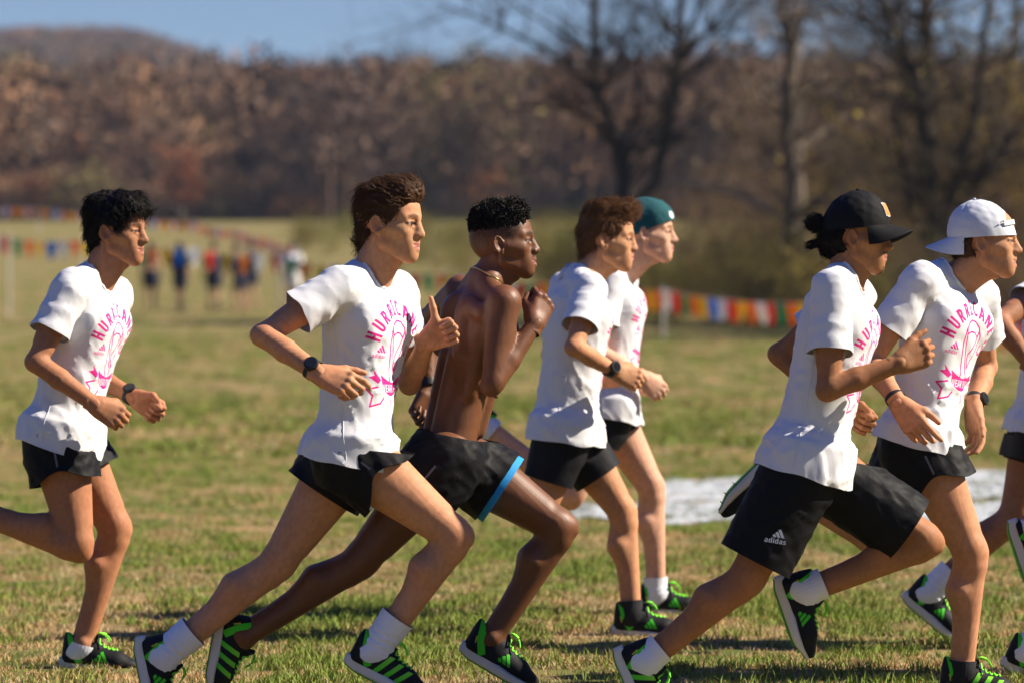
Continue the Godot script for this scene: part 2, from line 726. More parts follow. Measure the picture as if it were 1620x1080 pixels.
func shoe_print(outer: bool, sheet: Sheet) -> void:
	var green := lin(0.055, 0.52, 0.02)
	var lime := lin(0.28, 0.62, 0.04)
	# heel panel
	sheet.shape([Vector2(-0.064, 0.05), Vector2(-0.030, 0.05), Vector2(-0.022, -0.01), Vector2(0.006, -0.052), Vector2(-0.012, -0.07), Vector2(-0.044, -0.02)], green)
	sheet.line([Vector2(-0.048, -0.014), Vector2(-0.042, -0.034)], 0.004, lin(0.5, 0.42, 0.03))
	if outer:
		for k in 3:
			var x := 0.012 + 0.036 * k
			var cut := 8
			for i in cut:
				var a := float(i) / cut
				var b := float(i + 1) / cut
				var p := Vector2(x, -0.070)
				var q := Vector2(x + 0.036, 0.0 - 0.008 * k)
				var wd := Vector2(0.0175, 0)
				sheet.shape([p.lerp(q, a), p.lerp(q, a) + wd, p.lerp(q, b) + wd, p.lerp(q, b)], green.lerp(lime, a * 0.9))
	else:
		three_bars(sheet, Vector2(0.060, -0.050), 0.046, green)

func make_materials() -> void:
	var grain := NoiseTexture2D.new()
	grain.width = 512
	grain.height = 512
	grain.seamless = true
	var gn := FastNoiseLite.new()
	gn.seed = 21
	gn.frequency = 0.02
	gn.fractal_octaves = 4
	grain.noise = gn
	mats.skin = mat(Color.WHITE, 0.62, {"vertex": true, "sss": 0.05, "spec": 0.30})
	mats.skin_wet = mat(Color.WHITE, 0.5, {"vertex": true, "sss": 0.03, "spec": 0.40})
	for k in ["skin", "skin_wet"]:
		bump(mats[k], grain, 14.0, 0.025)
	mats.shirt = mat(Color.WHITE, 0.82, {"rim": 0.12})
	mats.shirt.albedo_texture = shirt_print()
	mats.shirt.texture_repeat = false
	mats.white_cloth = mat(lin(0.61, 0.61, 0.62), 0.85, {"rim": 0.1})
	mats.badge_green = mat(lin(0.01, 0.09, 0.03), 0.6)
	mats.shorts = mat(lin(0.007, 0.007, 0.008), 0.60, {"spec": 0.22})
	bump(mats.shorts, grain, 4.0, 0.06)
	mats.tights = mat(lin(0.009, 0.009, 0.011), 0.66, {"spec": 0.25})
	mats.lining = mat(lin(0.01, 0.24, 0.56), 0.7)
	mats.grey_tape = mat(lin(0.10, 0.105, 0.12), 0.5)
	mats.white_ink = mat(lin(0.75, 0.75, 0.75), 0.6)
	mats.grey_ink = mat(lin(0.10, 0.11, 0.14), 0.6)
	mats.hair = mat(Color.WHITE, 0.6, {"vertex": true, "spec": 0.25})
	mats.cap_black = mat(lin(0.008, 0.008, 0.009), 0.75, {"spec": 0.25})
	mats.cap_white = mat(lin(0.50, 0.52, 0.56), 0.8, {"rim": 0.1})
	mats.beanie = mat(lin(0.004, 0.062, 0.072), 0.9, {"rim": 0.15})
	mats.orange = mat(lin(0.80, 0.20, 0.02), 0.6)
	mats.ink_black = mat(lin(0.015, 0.015, 0.016), 0.6)
	var sheet := Sheet.new(512, 256, SHOE_LO, SHOE_HI, lin(0.010, 0.010, 0.011))
	shoe_print(true, sheet)
	var inner := Sheet.new(512, 256, SHOE_LO, SHOE_HI, lin(0.010, 0.010, 0.011))
	shoe_print(false, inner)
	var both := Image.create(512, 512, false, Image.FORMAT_RGB8)
	both.blit_rect(sheet.im, Rect2i(0, 0, 512, 256), Vector2i(0, 0))
	both.blit_rect(inner.im, Rect2i(0, 0, 512, 256), Vector2i(0, 256))
	mats.shoe = mat(Color.WHITE, 0.65, {"spec": 0.28})
	mats.shoe.albedo_texture = ImageTexture.create_from_image(both)
	mats.shoe.texture_repeat = false
	mats.foam = mat(lin(0.62, 0.58, 0.50), 0.6)
	bump(mats.foam, grain, 14.0, 0.15)
	mats.outsole = mat(lin(0.07, 0.40, 0.03), 0.6)
	mats.lace = mat(lin(0.20, 0.74, 0.03), 0.6)
	mats.sock_white = mat(lin(0.66, 0.66, 0.70), 0.9, {"rim": 0.3})
	mats.sock_black = mat(lin(0.012, 0.012, 0.014), 0.9, {"rim": 0.2})
	mats.rubber = mat(lin(0.014, 0.014, 0.016), 0.55)
	mats.glass_face = mat(lin(0.012, 0.014, 0.018), 0.12)
	mats.steel = mat(lin(0.45, 0.45, 0.45), 0.25, {"metal": 1.0})
	mats.gold = mat(lin(0.55, 0.40, 0.16), 0.3, {"metal": 1.0})
	mats.bark = mat(lin(0.11, 0.087, 0.068), 0.95, {"spec": 0.2})
	mats.bark_dark = mat(lin(0.048, 0.038, 0.030), 0.95, {"spec": 0.2})
	mats.bark_pale = mat(lin(0.26, 0.21, 0.165), 0.95, {"spec": 0.2})
	mats.leaf = mat(Color.WHITE, 0.8, {"vertex": true, "spec": 0.3})
	mats.leaf.backlight_enabled = true
	mats.leaf.backlight = lin(0.06, 0.05, 0.02)
	mats.tan_cord = mat(lin(0.30, 0.22, 0.11), 0.8)

func mat(col: Color, rough: float, more := {}) -> StandardMaterial3D:
	var m := StandardMaterial3D.new()
	m.albedo_color = col
	m.roughness = rough
	m.metallic = more.get("metal", 0.0)
	m.metallic_specular = more.get("spec", 0.4)
	if more.has("vertex"):
		m.vertex_color_use_as_albedo = true
	if more.has("sss"):
		m.subsurf_scatter_enabled = true
		m.subsurf_scatter_strength = more.sss
	if more.has("rim"):
		m.rim_enabled = true
		m.rim = more.rim
		m.rim_tint = 0.5
	return m

func bump(m: StandardMaterial3D, t: Texture2D, scale: float, depth: float) -> void:
	m.uv1_triplanar = true
	m.uv1_scale = Vector3.ONE * scale
	m.heightmap_enabled = true
	m.heightmap_texture = t
	m.heightmap_scale = depth

# ---------------------------------------------------------------- people
func skin_tint(b: Bag, base: Color, ruddy: float) -> Bag:
	b.c.resize(b.v.size())
	for i in b.v.size():
		var p := b.v[i]
		var w := 1.0 + 0.14 * noise.get_noise_3d(p.x * 8.0, p.y * 8.0, p.z * 8.0) + 0.22 * noise.get_noise_3d(p.x * 55.0, p.y * 38.0, p.z * 55.0)
		var r := ruddy * noise.get_noise_3d(p.x * 6.0 + 40.0, p.y * 6.0, p.z * 6.0)
		b.c[i] = Color(base.r * w * (1.0 + r), base.g * w * (1.0 - 0.3 * r), base.b * w * (1.0 - 0.4 * r))
	return b

func box_of(pts: Array, pad: float) -> Array:
	var lo: Vector3 = pts[0]
	var hi: Vector3 = pts[0]
	for p in pts:
		lo = lo.min(p)
		hi = hi.max(p)
	return [lo - Vector3.ONE * pad, hi + Vector3.ONE * pad]

func knee_front(a: Vector3, b: Vector3, c: Vector3, hint: Vector3) -> Vector3:
	var axis := (c - a).normalized()
	var bend := b - a
	bend -= axis * bend.dot(axis)
	var h := hint - axis * hint.dot(axis)
	h = h.normalized()
	if bend.length() > 0.05:
		h = (h * 0.25 + bend.normalized()).normalized()
	return h

func leg_bag(hip: Vector3, knee: Vector3, ankle: Vector3, toe: Vector3, hint: Vector3, g: float, cell: float) -> Bag:
	var f := knee_front(hip, knee, ankle, hint)
	var th := (knee - hip).normalized()
	var sh := (ankle - knee).normalized()
	var tf := (f - th * f.dot(th)).normalized()
	var sf := (f - sh * f.dot(sh)).normalized()
	var side := tf.cross(th).normalized()
	var bb := box_of([hip, knee, ankle, ankle + toe * 0.1], 0.135)
	var d := Field.new(bb[0], bb[1], cell)
	d.cone(hip, knee - th * 0.03, 0.083 * g, 0.049 * g, 0.02)
	d.cone(hip.lerp(knee, 0.15) + tf * 0.028, hip.lerp(knee, 0.78) + tf * 0.018, 0.067 * g, 0.042 * g, 0.018)
	d.cone(hip.lerp(knee, 0.12) - tf * 0.030, hip.lerp(knee, 0.80) - tf * 0.014, 0.064 * g, 0.036 * g, 0.018)
	d.cone(hip.lerp(knee, 0.55) + tf * 0.012 + side * 0.022, hip.lerp(knee, 0.90) + tf * 0.012 + side * 0.027, 0.036 * g, 0.024 * g, 0.016)
	d.cone(hip.lerp(knee, 0.55) + tf * 0.012 - side * 0.022, hip.lerp(knee, 0.90) + tf * 0.012 - side * 0.027, 0.036 * g, 0.024 * g, 0.016)
	d.cone(knee - th * 0.02 + f * 0.004, knee + sh * 0.03 + f * 0.004, 0.0465 * g, 0.043 * g, 0.025)
	d.ball(knee + f * 0.034, Vector3(0.019, 0.027, 0.023) * g, 0.013, Basis(f, (sh + th).normalized(), f.cross((sh + th).normalized())))
	d.cone(knee, ankle, 0.042 * g, 0.028 * g, 0.02)
	d.cone(knee.lerp(ankle, 0.10) - sf * 0.014 + side * 0.008, knee.lerp(ankle, 0.32) - sf * 0.027 + side * 0.010, 0.036 * g, 0.043 * g, 0.015)
	d.cone(knee.lerp(ankle, 0.32) - sf * 0.026 - side * 0.012, knee.lerp(ankle, 0.60) - sf * 0.012, 0.041 * g, 0.023 * g, 0.015)
	d.cone(knee.lerp(ankle, 0.60) - sf * 0.016, ankle - sf * 0.026, 0.022 * g, 0.0145 * g, 0.018)
	d.cone(knee.lerp(ankle, 0.10) + sf * 0.018, knee.lerp(ankle, 0.92) + sf * 0.006, 0.026 * g, 0.021 * g, 0.02)
	d.ball(ankle + side * 0.026, Vector3.ONE * 0.016 * g, 0.012)
	d.ball(ankle - side * 0.026 - sh * 0.008, Vector3.ONE * 0.017 * g, 0.012)
	d.cone(ankle, ankle + toe * 0.050 + sh * 0.03, 0.031 * g, 0.020 * g, 0.02)
	d.cone(ankle, ankle - toe * 0.03 + sh * 0.03, 0.03 * g, 0.03 * g, 0.02)
	return d.mesh()

func arm_into(d: Field, sh: Vector3, el: Vector3, wr: Vector3, g: float, delt := 0.056) -> void:
	var up := (el - sh).normalized()
	var fo := (wr - el).normalized()
	var bend := up.cross(fo)
	bend = bend.normalized() if bend.length() > 0.05 else Vector3(0, 0, 1)
	var fr := bend.cross(up).normalized()   # the side of the upper arm that faces the forearm
	d.cone(sh, el, (delt - 0.009) * g, 0.034 * g, 0.02)
	d.cone(sh + up * 0.005 - fr * 0.004, sh.lerp(el, 0.42), delt * g, 0.036 * g, 0.018)
	d.cone(sh.lerp(el, 0.35) + fr * 0.015, sh.lerp(el, 0.80) + fr * 0.012, 0.037 * g, 0.027 * g, 0.014)
	d.cone(sh.lerp(el, 0.30) - fr * 0.015, sh.lerp(el, 0.72) - fr * 0.012, 0.037 * g, 0.027 * g, 0.014)
	d.cone(el - (fo - up).normalized() * 0.010, el + fo * 0.01, 0.026 * g, 0.031 * g, 0.018)
	d.cone(el, wr, 0.033 * g, 0.024 * g, 0.010)
	d.cone(el.lerp(wr, 0.06) + bend * 0.006, el.lerp(wr, 0.40), 0.033 * g, 0.036 * g, 0.010)
	d.cone(el.lerp(wr, 0.40), el.lerp(wr, 0.95), 0.034 * g, 0.0235 * g, 0.012)
	d.cone(wr - bend * 0.008, wr + bend * 0.008, 0.021 * g, 0.021 * g, 0.01)

# one hand: wrist, direction of the knuckles, direction of the back of the hand, which side; curls is [index, middle, ring, little]; thumb "shut", "up" or "open"
func hand_bag(wr: Vector3, dir: Vector3, back: Vector3, right: bool, curls: Array, thumb: String, g: float) -> Bag:
	var x := dir.normalized()
	var nn := (back - x * back.dot(x)).normalized()
	var t := nn.cross(x) if right else x.cross(nn)
	var bb := box_of([wr - x * 0.03, wr + x * 0.2], 0.10)
	var d := Field.new(Vector3(-0.035, -0.105, -0.075), Vector3(0.205, 0.045, 0.135), 0.0036)
	# own axes: x to the knuckles, y to the back of the hand, z to the thumb
	var mcp := [Vector3(0.090, 0.003, 0.030), Vector3(0.094, 0.006, 0.010), Vector3(0.089, 0.004, -0.011), Vector3(0.081, 0.0, -0.029)]
	var lens := [[0.043, 0.026, 0.021], [0.047, 0.030, 0.022], [0.044, 0.028, 0.022], [0.034, 0.021, 0.019]]
	d.cone(Vector3(-0.03, 0, 0.007), Vector3(0.012, 0, 0.008), 0.022, 0.021, 0.01)
	d.cone(Vector3(-0.03, 0, -0.007), Vector3(0.012, 0, -0.008), 0.022, 0.021, 0.01)
	for k in 4:
		d.cone(Vector3(0.005, 0, mcp[k].z * 0.55), mcp[k] - Vector3(0.004, 0.004, 0), 0.018, 0.0125, 0.012)
		d.cone(Vector3(0.02, -0.008, mcp[k].z * 0.7), mcp[k] + Vector3(-0.012, -0.010, 0), 0.015, 0.011, 0.012)
	var tm: Vector3
	var ti: Vector3
	var tt: Vector3
	if thumb == "up":
		tm = Vector3(0.058, -0.010, 0.055)
		ti = Vector3(0.066, -0.006, 0.088)
		tt = Vector3(0.070, 0.000, 0.118)
	elif thumb == "open":
		tm = Vector3(0.062, -0.014, 0.050)
		ti = Vector3(0.092, -0.020, 0.060)
		tt = Vector3(0.118, -0.024, 0.064)
	else:
		tm = Vector3(0.058, -0.024, 0.048)
		ti = Vector3(0.088, -0.036, 0.043)
		tt = Vector3(0.108, -0.046, 0.028)
	d.cone(Vector3(0.014, -0.008, 0.018), tm, 0.0195, 0.0135, 0.014)
	d.cone(tm, ti, 0.0125, 0.0105, 0.004)
	d.cone(ti, tt, 0.0108, 0.0085, 0.004)
	for k in 4:
		var p: Vector3 = mcp[k]
		var bend := 0.0
		var share := [62.0, 98.0, 62.0]
		var r := [0.0107, 0.0093, 0.0085, 0.0074]
		if k == 3:
			r = [0.0094, 0.0082, 0.0074, 0.0064]
		var spread: float = (1.5 - k) * 0.05
		d.ball(p + Vector3(0, 0.001, 0), Vector3.ONE * 0.0118, 0.006)
		for s in 3:
			bend += deg_to_rad(share[s]) * curls[k]
			var q: Vector3 = p + Vector3(cos(bend), -sin(bend), spread * cos(bend)).normalized() * float(lens[k][s])
			d.cone(p, q, r[s], r[s + 1], 0.0026)
			p = q
	var m := d.mesh()
	return m.moved(Transform3D(Basis(x * g, nn * g, t * g), wr))

# a head about its own middle: x forward, y up, z to its right side
func head_bag(s: Dictionary) -> Bag:
	var nose: float = s.get("nose", 1.0)
	var jaw: float = s.get("jaw", 1.0)
	var lip: float = s.get("lip", 1.0)
	var open: float = s.get("mouth", 0.0)
	var d := Field.new(Vector3(-0.125, -0.135, -0.098), Vector3(0.135, 0.128, 0.098), 0.0038)
	d.ball(Vector3(-0.014, 0.034, 0), Vector3(0.095, 0.082, 0.073), 0.02)
	d.ball(Vector3(-0.045, 0.008, 0), Vector3(0.060, 0.060, 0.062), 0.03)
	d.ball(Vector3(0.030, 0.036, 0), Vector3(0.055, 0.060, 0.058), 0.03)
	d.ball(Vector3(0.022, -0.030, 0), Vector3(0.060, 0.070, 0.056), 0.03)
	d.cone(Vector3(0.0, -0.050, 0), Vector3(0.058, -0.084 * jaw, 0), 0.047, 0.026, 0.03)
	for z in [-1.0, 1.0]:
		d.cone(Vector3(-0.004, -0.060, z * 0.046), Vector3(0.060, -0.098 * jaw, z * 0.014), 0.016, 0.016, 0.025)
		d.cone(Vector3(-0.004, -0.015, z * 0.056), Vector3(-0.004, -0.060, z * 0.048), 0.012, 0.014, 0.025)
		d.cone(Vector3(0.055, -0.022, z * 0.040), Vector3(0.015, -0.012, z * 0.061), 0.019, 0.011, 0.026)
		d.cone(Vector3(0.082, 0.020, z * 0.012), Vector3(0.062, 0.021, z * 0.044), 0.0105, 0.010, 0.016)
		d.ball(Vector3(0.094, 0.002, z * 0.033), Vector3(0.021, 0.014, 0.020), 0.012, Basis.IDENTITY, true)
		d.ball(Vector3(0.0685, 0.001, z * 0.031), Vector3(0.0145, 0.0125, 0.0155), 0.004)
		# lids
		d.cone(Vector3(0.083, 0.0085, z * 0.022), Vector3(0.073, 0.007, z * 0.045), 0.0038, 0.0032, 0.005)
		d.cone(Vector3(0.081, -0.0085, z * 0.022), Vector3(0.073, -0.007, z * 0.044), 0.0032, 0.003, 0.005)
	d.ball(Vector3(0.066, -0.062, 0), Vector3(0.026, 0.034, 0.036), 0.022)
	d.ball(Vector3(0.070, -0.099 * jaw, 0), Vector3(0.0175, 0.017, 0.021), 0.018)
	d.cone(Vector3(0.083, 0.014, 0), Vector3(0.083 + 0.0205 * nose, -0.027, 0), 0.0075, 0.0085, 0.013)
	d.ball(Vector3(0.083 + 0.0195 * nose, -0.030, 0), Vector3(0.0105, 0.0095, 0.0115), 0.007)
	d.cone(Vector3(0.086, -0.010, 0), Vector3(0.090, -0.034, 0), 0.012, 0.014, 0.014)
	for z in [-1.0, 1.0]:
		d.ball(Vector3(0.094, -0.033, z * 0.0125 * s.get("nose_w", 1.0)), Vector3(0.0105, 0.0080, 0.0075), 0.006)
		d.ball(Vector3(0.101, -0.0425, z * 0.0065), Vector3(0.0055, 0.0042, 0.0040), 0.003, Basis.IDENTITY, true)
	# mouth
	var gap := 0.0065 + open * 0.006
	for z in [-1.0, 1.0]:
		d.cone(Vector3(0.0905, -0.0585, 0.0), Vector3(0.077, -0.0615, z * 0.023), 0.0068 * lip, 0.003, 0.005)
		d.cone(Vector3(0.0895, -0.0585 - gap * 1.9, 0.0), Vector3(0.077, -0.0635, z * 0.021), 0.0076 * lip, 0.003, 0.005)
		d.cone(Vector3(0.103, -0.0585 - gap * 0.95, 0.0), Vector3(0.086, -0.0625, z * 0.022), 0.0030 + open * 0.003, 0.0020, 0.004, true)
	# ears
	for z in [-1.0, 1.0]:
		var e := Vector3(-0.014, -0.008, z * 0.074)
		var tilt := Basis(Vector3(0, 0, 1), 0.18) * Basis(Vector3(0, 1, 0), z * 0.42)
		d.ball(e + Vector3(0, 0, z * 0.004), Vector3(0.0175, 0.0300, 0.0065), 0.006, tilt)
		var ring := []
		for k in 9:
			var a := deg_to_rad(-60.0 + 300.0 * k / 8.0)
			ring.append(e + Vector3(0, 0, z * 0.006) + tilt * Vector3(-cos(a) * 0.0150, sin(a) * 0.0270 + 0.002, z * 0.004))
		for k in 8:
			d.cone(ring[k], ring[k + 1], 0.0036, 0.0036, 0.002)
		d.ball(e + tilt * Vector3(0.003, -0.002, z * 0.012), Vector3(0.0095, 0.0150, 0.0085), 0.004, tilt, true)
		d.ball(e + tilt * Vector3(0.002, -0.026, z * 0.004), Vector3(0.0075, 0.0080, 0.005), 0.005, tilt)
		d.ball(e + tilt * Vector3(0.014, -0.004, z * 0.003), Vector3(0.0045, 0.0075, 0.005), 0.004, tilt)
	var m := d.mesh()
	# colours that belong to the face: lips, brows, eyes, cropped hair, beard
	var skin: Color = s.skin
	skin_tint(m, skin, s.get("ruddy", 0.08))
	var lips: Color = s.get("lips", Color(skin.r * 0.95, skin.g * 0.62, skin.b * 0.62))
	var hair: Color = s.hair
	for i in m.v.size():
		var p := m.v[i]
		var z := absf(p.z)
		var col := m.c[i]
		if p.x > 0.06:
			# lips
			var ly := p.y + 0.0645
			var w := clampf((0.0155 - absf(ly + open * 0.003) - 0.28 * z) / 0.004, 0.0, 1.0) * clampf((0.024 - z) / 0.004, 0.0, 1.0) * clampf((p.x - 0.074) / 0.004, 0.0, 1.0)
			col = col.lerp(lips, w * 0.85)
			# brows
			var by := p.y - (0.0225 + 0.004 * sin((z - 0.012) / 0.034 * PI))
			var bw := clampf((0.0058 - absf(by)) / 0.002, 0.0, 1.0) * clampf((z - 0.010) / 0.003, 0.0, 1.0) * clampf((0.049 - z) / 0.004, 0.0, 1.0)
			col = col.lerp(hair * 0.9 + skin * 0.1, bw * s.get("brow", 0.8))
			# eyes
			var ex := Vector2((z - 0.0325) / 0.0125, (p.y - 0.0005) / (0.0048 if not s.get("squint", false) else 0.0030))
			if ex.length() < 1.0 and p.x > 0.070:
				var iris := Vector2(z - 0.0315, p.y - 0.001).length()
				col = Color(0.32, 0.28, 0.26).lerp(skin, 0.35) if iris > 0.0068 else Color(0.022, 0.015, 0.012)
			elif ex.length() < 1.6 and p.x > 0.066:
				col = col.lerp(Color(0.02, 0.013, 0.01), 0.8 if p.y > -0.001 else 0.35)
			# the line between the lips
			var ml := clampf((0.0022 - absf(p.y + 0.0585 + gap * 0.95 + 0.10 * z)) / 0.0015, 0.0, 1.0) * clampf((0.024 - z) / 0.004, 0.0, 1.0) * clampf((p.x - 0.074) / 0.004, 0.0, 1.0)
			col = col.lerp(Color(0.05, 0.018, 0.014), ml * 0.8)
			# beard and moustache
			if s.has("beard"):
				var bd := 0.0
				if s.beard == "goatee":
					if p.y < -0.090 * jaw and z < 0.020 and p.x > 0.064:
						bd = 0.85
					if p.y > -0.054 and p.y < -0.0455 and z < 0.026 and p.x > 0.076:
						bd = 0.75
				else:
					if p.y > -0.055 and p.y < -0.045 and z < 0.026 and p.x > 0.078:
						bd = 0.5
					if p.y < -0.100 * jaw and z < 0.018:
						bd = 0.55
				col = col.lerp(hair, bd * clampf(0.8 + 1.2 * noise.get_noise_3d(p.x * 220.0, p.y * 220.0, p.z * 220.0), 0.0, 1.0))
		# closely cropped sides, a grain of short hairs
		if s.has("crop"):
			var line := p.x - 0.50 * p.y - 0.040
			if line < 0.0 and p.y > -0.035 - p.x * 0.1 and z < 0.0745 + 0.5:
				var ear := Vector2(p.x + 0.012, p.y + 0.008)
				if ear.length() > 0.034 or z < 0.066:
					var dens := sqrt(clampf((p.y + 0.030) / 0.085, 0.0, 1.0)) * clampf(-line / 0.008, 0.0, 1.0)
					dens *= clampf(0.9 + 1.6 * noise.get_noise_3d(p.x * 260.0, p.y * 260.0, p.z * 260.0), 0.0, 1.0)
					col = col.lerp(hair, dens * 0.9)
		m.c[i] = col
	return m

# hair: a lumpy mass plus many separate locks
func hair_bag(s: Dictionary) -> Bag:
	var style: String = s.style
	var col: Color = s.hair
	var tip: Color = s.get("hair_tip", col * 1.5)
	var d := Field.new(Vector3(-0.165, -0.125, -0.112), Vector3(0.135, 0.178, 0.112), 0.0046)
	var lump := 0.006
	var freq := 55.0
	var locks := 5200
	var length := 0.035
	var thick := 0.00145
	match style:
		"wavy":
			d.ball(Vector3(-0.014, 0.042, 0), Vector3(0.112, 0.100, 0.090), 0.02)
			d.ball(Vector3(0.040, 0.094, 0), Vector3(0.062, 0.042, 0.070), 0.03)
			d.ball(Vector3(0.078, 0.078, 0.0), Vector3(0.030, 0.024, 0.055), 0.02)
			d.ball(Vector3(-0.062, 0.085, 0), Vector3(0.058, 0.052, 0.066), 0.03)
			d.ball(Vector3(-0.068, -0.030, 0), Vector3(0.042, 0.066, 0.062), 0.03)
			lump = 0.008
			length = 0.042
		"swept":
			d.ball(Vector3(-0.012, 0.038, 0), Vector3(0.101, 0.090, 0.082), 0.02)
			d.ball(Vector3(0.032, 0.100, 0), Vector3(0.060, 0.038, 0.064), 0.03)
			d.ball(Vector3(0.066, 0.100, 0), Vector3(0.028, 0.030, 0.052), 0.02)
			d.ball(Vector3(-0.045, 0.072, 0), Vector3(0.058, 0.052, 0.062), 0.03)
			d.ball(Vector3(-0.068, -0.040, 0), Vector3(0.034, 0.062, 0.056), 0.03)
			lump = 0.007
			length = 0.05
		"messy":
			d.ball(Vector3(-0.016, 0.040, 0), Vector3(0.105, 0.092, 0.084), 0.02)
			d.ball(Vector3(0.045, 0.108, 0), Vector3(0.058, 0.038, 0.064), 0.03)
			d.ball(Vector3(-0.030, 0.098, 0), Vector3(0.062, 0.046, 0.066), 0.03)
			d.ball(Vector3(-0.072, -0.020, 0), Vector3(0.034, 0.060, 0.058), 0.03)
			lump = 0.008
			length = 0.045
		"coils":
			d.ball(Vector3(-0.012, 0.060, 0), Vector3(0.097, 0.078, 0.077), 0.02)
			d.ball(Vector3(0.036, 0.100, 0), Vector3(0.048, 0.036, 0.058), 0.02)
			d.ball(Vector3(-0.044, 0.094, 0), Vector3(0.054, 0.038, 0.060), 0.02)
			lump = 0.006
			freq = 110.0
			length = 0.0085
			thick = 0.0036
			locks = 3400
		"under_cap":
			d.ball(Vector3(-0.040, -0.012, 0), Vector3(0.078, 0.070, 0.078), 0.02)
			length = 0.022
			locks = 1800
		"bun":
			d.ball(Vector3(-0.044, -0.010, 0), Vector3(0.082, 0.076, 0.080), 0.02)
			d.ball(Vector3(-0.135, 0.036, 0), Vector3(0.028, 0.030, 0.032), 0.008)
			d.cone(Vector3(-0.105, -0.012, 0), Vector3(-0.142, -0.034, 0), 0.018, 0.013, 0.012)
			lump = 0.006
			length = 0.035
			locks = 3200
	# the line where hair gives way to face, ears and neck
	var hair_front: float = s.get("hairline", 0.0)
	var is_cap := style == "under_cap" or style == "bun"
	var coils := style == "coils"
	var at := 0
	for i in d.nx:
		for j in d.ny:
			for q in d.nz:
				var f := d.d[at]
				if f < 0.03:
					var p := Vector3(d.o.x + i * d.h, d.o.y + j * d.h, d.o.z + q * d.h)
					var z := absf(p.z)
					f += lump * noise.get_noise_3d(p.x * freq, p.y * freq, p.z * freq) + lump * 0.7 * noise.get_noise_3d(p.x * freq * 0.35, p.y * freq * 0.35 + 9.0, p.z * freq * 0.35)
					var cut := -1.0
					# forehead and temples
					if not is_cap:
						var brow := 0.066 + hair_front + (0.012 if coils else 0.0)
						if p.y < brow + 0.02:
							var limit := 0.026 + maxf(p.y, -0.02) * 0.72
							cut = minf((p.x - limit) * 0.75, (brow - p.y) + 0.0)
					else:
						cut = (p.x - 0.012 - p.y * 0.3) * 0.8
					if coils:
						cut = maxf(cut, (0.050 - p.y + 0.10 * p.x) * 0.9)
					# round the ears
					var ear := Vector2((p.x + 0.010), (p.y + 0.012)).length()
					if z > 0.045:
						cut = maxf(cut, 0.036 - ear)
					# below: sideburns, then the nape
					if p.x > -0.022:
						cut = maxf(cut, -0.022 - p.y)
					else:
						cut = maxf(cut, (-0.078 - 0.35 * p.x - p.y - 0.03) * 0.8)
						cut = maxf(cut, (p.x + 0.022 + (p.y + 0.022) * 0.55) if p.y < -0.022 else -1.0)
					d.d[at] = maxf(f, cut)
				at += 1
	var m := d.mesh()
	m.c.resize(m.v.size())
	for i in m.v.size():
		var p := m.v[i]
		var w := clampf(0.5 + 0.9 * noise.get_noise_3d(p.x * 90.0, p.y * 90.0, p.z * 90.0), 0.0, 1.0)
		m.c[i] = col * 0.75 + (tip - col * 0.75) * (w * 0.35)
		m.c[i].a = 1.0
	var cnt := m.v.size()
	if cnt == 0:
		return m
	var all := Bag.new()
	for k in locks:
		var i := rng.randi_range(0, cnt - 1)
		var p := m.v[i]
		var nn := m.n[i]
		var flow := Vector3(-0.7, 0.25, 0.0)
		match style:
			"wavy":
				flow = Vector3(0.6, -0.5, 0.0) if p.x > -0.02 else Vector3(-0.35, -0.9, 0)
			"swept":
				flow = Vector3(-0.9, 0.30, 0.0) if p.x > -0.02 and p.y > 0.05 else Vector3(-0.75, -0.6, 0)
			"messy":
				flow = Vector3(0.55, 0.35, 0.0) if p.y > 0.06 else Vector3(-0.5, -0.85, 0)
			"bun":
				flow = Vector3(-0.9, 0.1 if p.y > -0.03 else -0.5, 0.0)
			"under_cap":
				flow = Vector3(-0.6, -0.75, 0.0)
		if style == "coils":
			flow = nn
		flow += Vector3(rng.randf_range(-0.24, 0.24), rng.randf_range(-0.24, 0.24), rng.randf_range(-0.35, 0.35))
		var dir := (flow - nn * flow.dot(nn) * (0.94 if style != "coils" else 0.3)).normalized()
		var len2 := length * rng.randf_range(0.55, 1.2)
		var pts := PackedVector3Array()
		var rad := PackedFloat32Array()
		var wave := rng.randf_range(0, TAU)
		var across := nn.cross(dir)
		var amp: float = {"wavy": 0.005, "swept": 0.0055, "messy": 0.004, "coils": 0.003, "bun": 0.003, "under_cap": 0.001}[style]
		var fly := 1.0 + (rng.randf_range(1.0, 2.6) if rng.randf() < 0.06 else 0.0)
		for e in 4:
			var t := e / 3.0
			pts.append(p - nn * 0.003 + dir * (len2 * t) + nn * (0.0042 * fly * sin(t * 2.6) - 0.014 * t * t * (len2 / 0.05)) + across * (amp * sin(wave + t * 5.0)))
			rad.append(thick * (1.0 - 0.7 * t))
		var lock := tube(pts, rad, 3)
		var w := rng.randf()
		var cc := col.lerp(tip, w * w)
		cc.a = 1.0
		all.add(lock.tint(cc))
	m.add(all)
	return m

